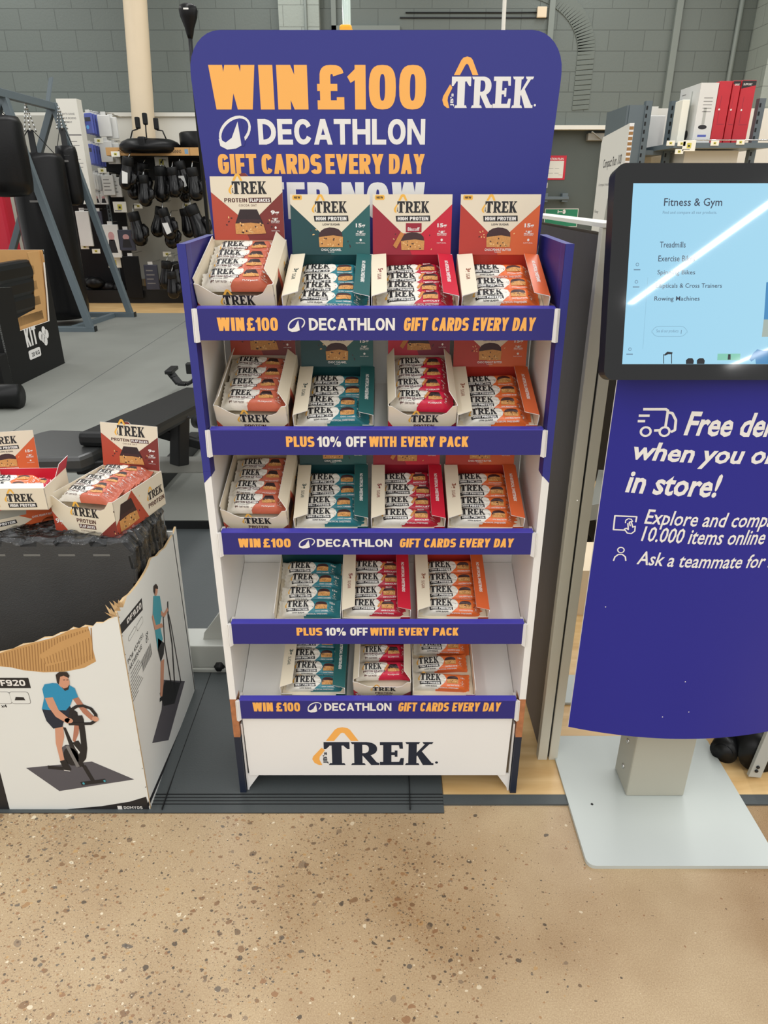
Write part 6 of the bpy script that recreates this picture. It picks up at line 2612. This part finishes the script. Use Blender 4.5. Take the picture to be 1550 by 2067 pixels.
for k, (p0, p1, lab) in enumerate(((1457, 1484, 'red boxed set beside the white pump box, leftmost of three'), (1487, 1504, 'red boxed set with black top, middle of three'), (1507, 1538, 'red boxed set with black top, rightmost of three'))):
    a_, b_ = atY(p0, 165, 4.2), atY(p1, 165, 4.2)
    m = MB()
    sh_ = (.0, .012, .012)[k]
    x0, x1 = a_.x - .012, b_.x - .016
    ya, yb = 4.2 + .02 * k, 4.5
    zt4 = 1.95 + .005 * k
    m.box(x0, x1, ya, yb, SZ - .003, zt4, 'box_red', .004)
    A = Art()
    if k:
        A.poly([(x0 + .002, zt4 - .05 + .03 * (k == 1)), (x1 - .002, zt4 - .03), (x1 - .002, zt4 - .003), (x0 + .002, zt4 - .003)], 'black_ink', 1)
        A.text('SUPPORT', x0 + .012, zt4 - .03, (x1 - x0) * .6, .012, 'white_ink', 2, .02)
    wd = x1 - x0
    A.rect(x0 + wd * .28, SZ + .11, wd * .6, .004, 'carddark_red', 1)
    A.rect(x0 + wd * .3, SZ + .12, wd * .04, .16, 'carddark_red', 1)
    A.ell(x0 + wd * .3, SZ + .20, .006, .006, 'white_ink', 2, 8)
    m.art(A, lambda u, v: (Vector((u, ya, v)), Vector((0, -1, 0))))
    tag(m.build('product_box'), lab, 'box', 'boxes on the high shelf')
for px, py, big, lab in ((1354, 289, 0, 'price tag at the left end of the high shelf'), (1376, 290, 0, 'price tag left of the large card on the high shelf'), (1391, 294, 1, 'large price card on the high shelf'),
                         (1443, 289, 0, 'price tag under the red boxes'), (1495, 287, 0, 'price tag at the right end of the high shelf'), (1371, 306, 0, 'grey price tag below the high shelf')):
    price_tag(px, py, 4.112, .55, lab, 'price tags on the high shelf', bool(big))
pb2 = MB()
c = atY(1310, 255, 4.8)
pb2.box(c.x - .03, c.x + .1, 4.75, 4.8, 1.56, 1.80, 'pack_white', .006)
tag(pb2.build('product_box'), 'white pack leaning behind the slotted posts at right', 'box', 'boxes on the high shelf')
for px, py, lab in ((1530, 250, 'small cream tag at the far right of the back board'),):
    price_tag(px, py, 4.9, .5, lab, 'tags on the back board')

# machines half hidden between the partition and the kiosk
ex = thing('exercise_machine', 'black exercise machine with transport wheel behind the kiosk base', 'exercise machine', (.95, .25, .003))
m = MB()
cw = Vector((.832, .098, .034))
m.tube([cw + Vector((-.010, -.012, 0)), cw + Vector((.018, .022, 0))], .031, 'black_plastic', 24)
m.tube([cw + Vector((-.012, -.0144, 0)), cw + Vector((-.010, -.012, 0))], .022, 'black_steel', 20)
onb('transport_wheel', m, ex)
m = MB()
m.tube([Vector((.893, .052, .052)), Vector((.915, .16, .052))], .049, 'black_plastic', 28)
m.box(.865, 1.2, .12, .42, .03, .22, 'black_plastic', .02)
onb('cover', m, ex)
m = MB()
m.bar(atY(1521, 1566, .034), atY(1562, 1470, .034), .030, .010, 'steel_light', .001, up=(0, 1, 0))
onb('strut', m, ex)
m = MB()
for q_ in (.12, .2):
    p = atY(1521, 1566, .03).lerp(atY(1562, 1470, .03), q_)
    m.lathe([(.0001, 0), (.004, 0), (.004, .003), (.0001, .003)], 'black_steel', n=10, T=Matrix.Translation((p.x, .029, p.z)) @ Matrix.Rotation(R(90), 4, 'X'))
onb('strut_holes', m, ex)
tm = thing('treadmill', 'grey decked treadmill on end behind the kiosk panel', 'treadmill', (.85, 1.4, .003))
m = MB()
dk = [atZ(1208, 948, .28), atZ(1192, 1020, .28), atZ(1250, 1010, .28), atZ(1260, 952, .28)]
vv = [Vector((p.x, p.y, .28)) for p in dk] + [Vector((p.x, p.y, .22)) for p in dk]
m.add(vv, [(0, 1, 2, 3), (4, 7, 6, 5), (0, 4, 5, 1), (1, 5, 6, 2), (2, 6, 7, 3), (3, 7, 4, 0)], 'rubber_grey')
onb('deck', m, tm)
m = MB()
m.bar(atZ(1185, 1022, .2), atZ(1230, 1090, .08), .07, .09, 'steel_grey', .01)
m.bar(atZ(1180, 1040, .2), atZ(1222, 1105, .08), .02, .05, 'black_steel', .004)
onb('side_rail', m, tm)
m = MB()
c = atZ(1189, 1100, .03)
m.tube([c + Vector((-.02, 0, .02)), c + Vector((.03, 0.02, .02))], .035, 'black_plastic', 18)
onb('wheel', m, tm)
m = MB()
p = atZ(1208, 1110, .02)
m.tube([Vector((p.x, p.y, .02)), Vector((p.x + .14, p.y + .2, .6))], .045, 'steel_grey', 16)
m.tube([Vector((p.x - .006, p.y - .008, .004)), Vector((p.x + .004, p.y + .006, .035))], .047, 'black_plastic', 16)
onb('leg', m, tm)
bkm = MB()
a_ = atY(1222, 800, 2.0)
bkm.box(a_.x - .1, a_.x + .6, 1.9, 2.5, .003, 1.05, 'black_plastic', .02)
tag(bkm.build('dark_cabinet'), 'dark cabinet glimpsed between the partition and the kiosk panel', 'cabinet')
bx2 = MB()
a_, b_ = atZ(1166, 1243, .0), atZ(1192, 1243, .0)
bx2.box(a_.x - .01, b_.x + .25, a_.y, a_.y + .2, .003, .17, 'cream_paint')
tag(bx2.build('beige_box'), 'plain beige box on the wooden floor behind the kiosk', 'box')
pl2_ = MB()
a_ = atZ(1145, 1425, 0)
pl2_.box(a_.x - .02, a_.x + .35, a_.y, a_.y + .12, .003, .012, 'kiosk_base_grey', .002)
tag(pl2_.build('steel_plate'), 'pale steel plate on the wooden floor behind the kiosk base', 'plate')
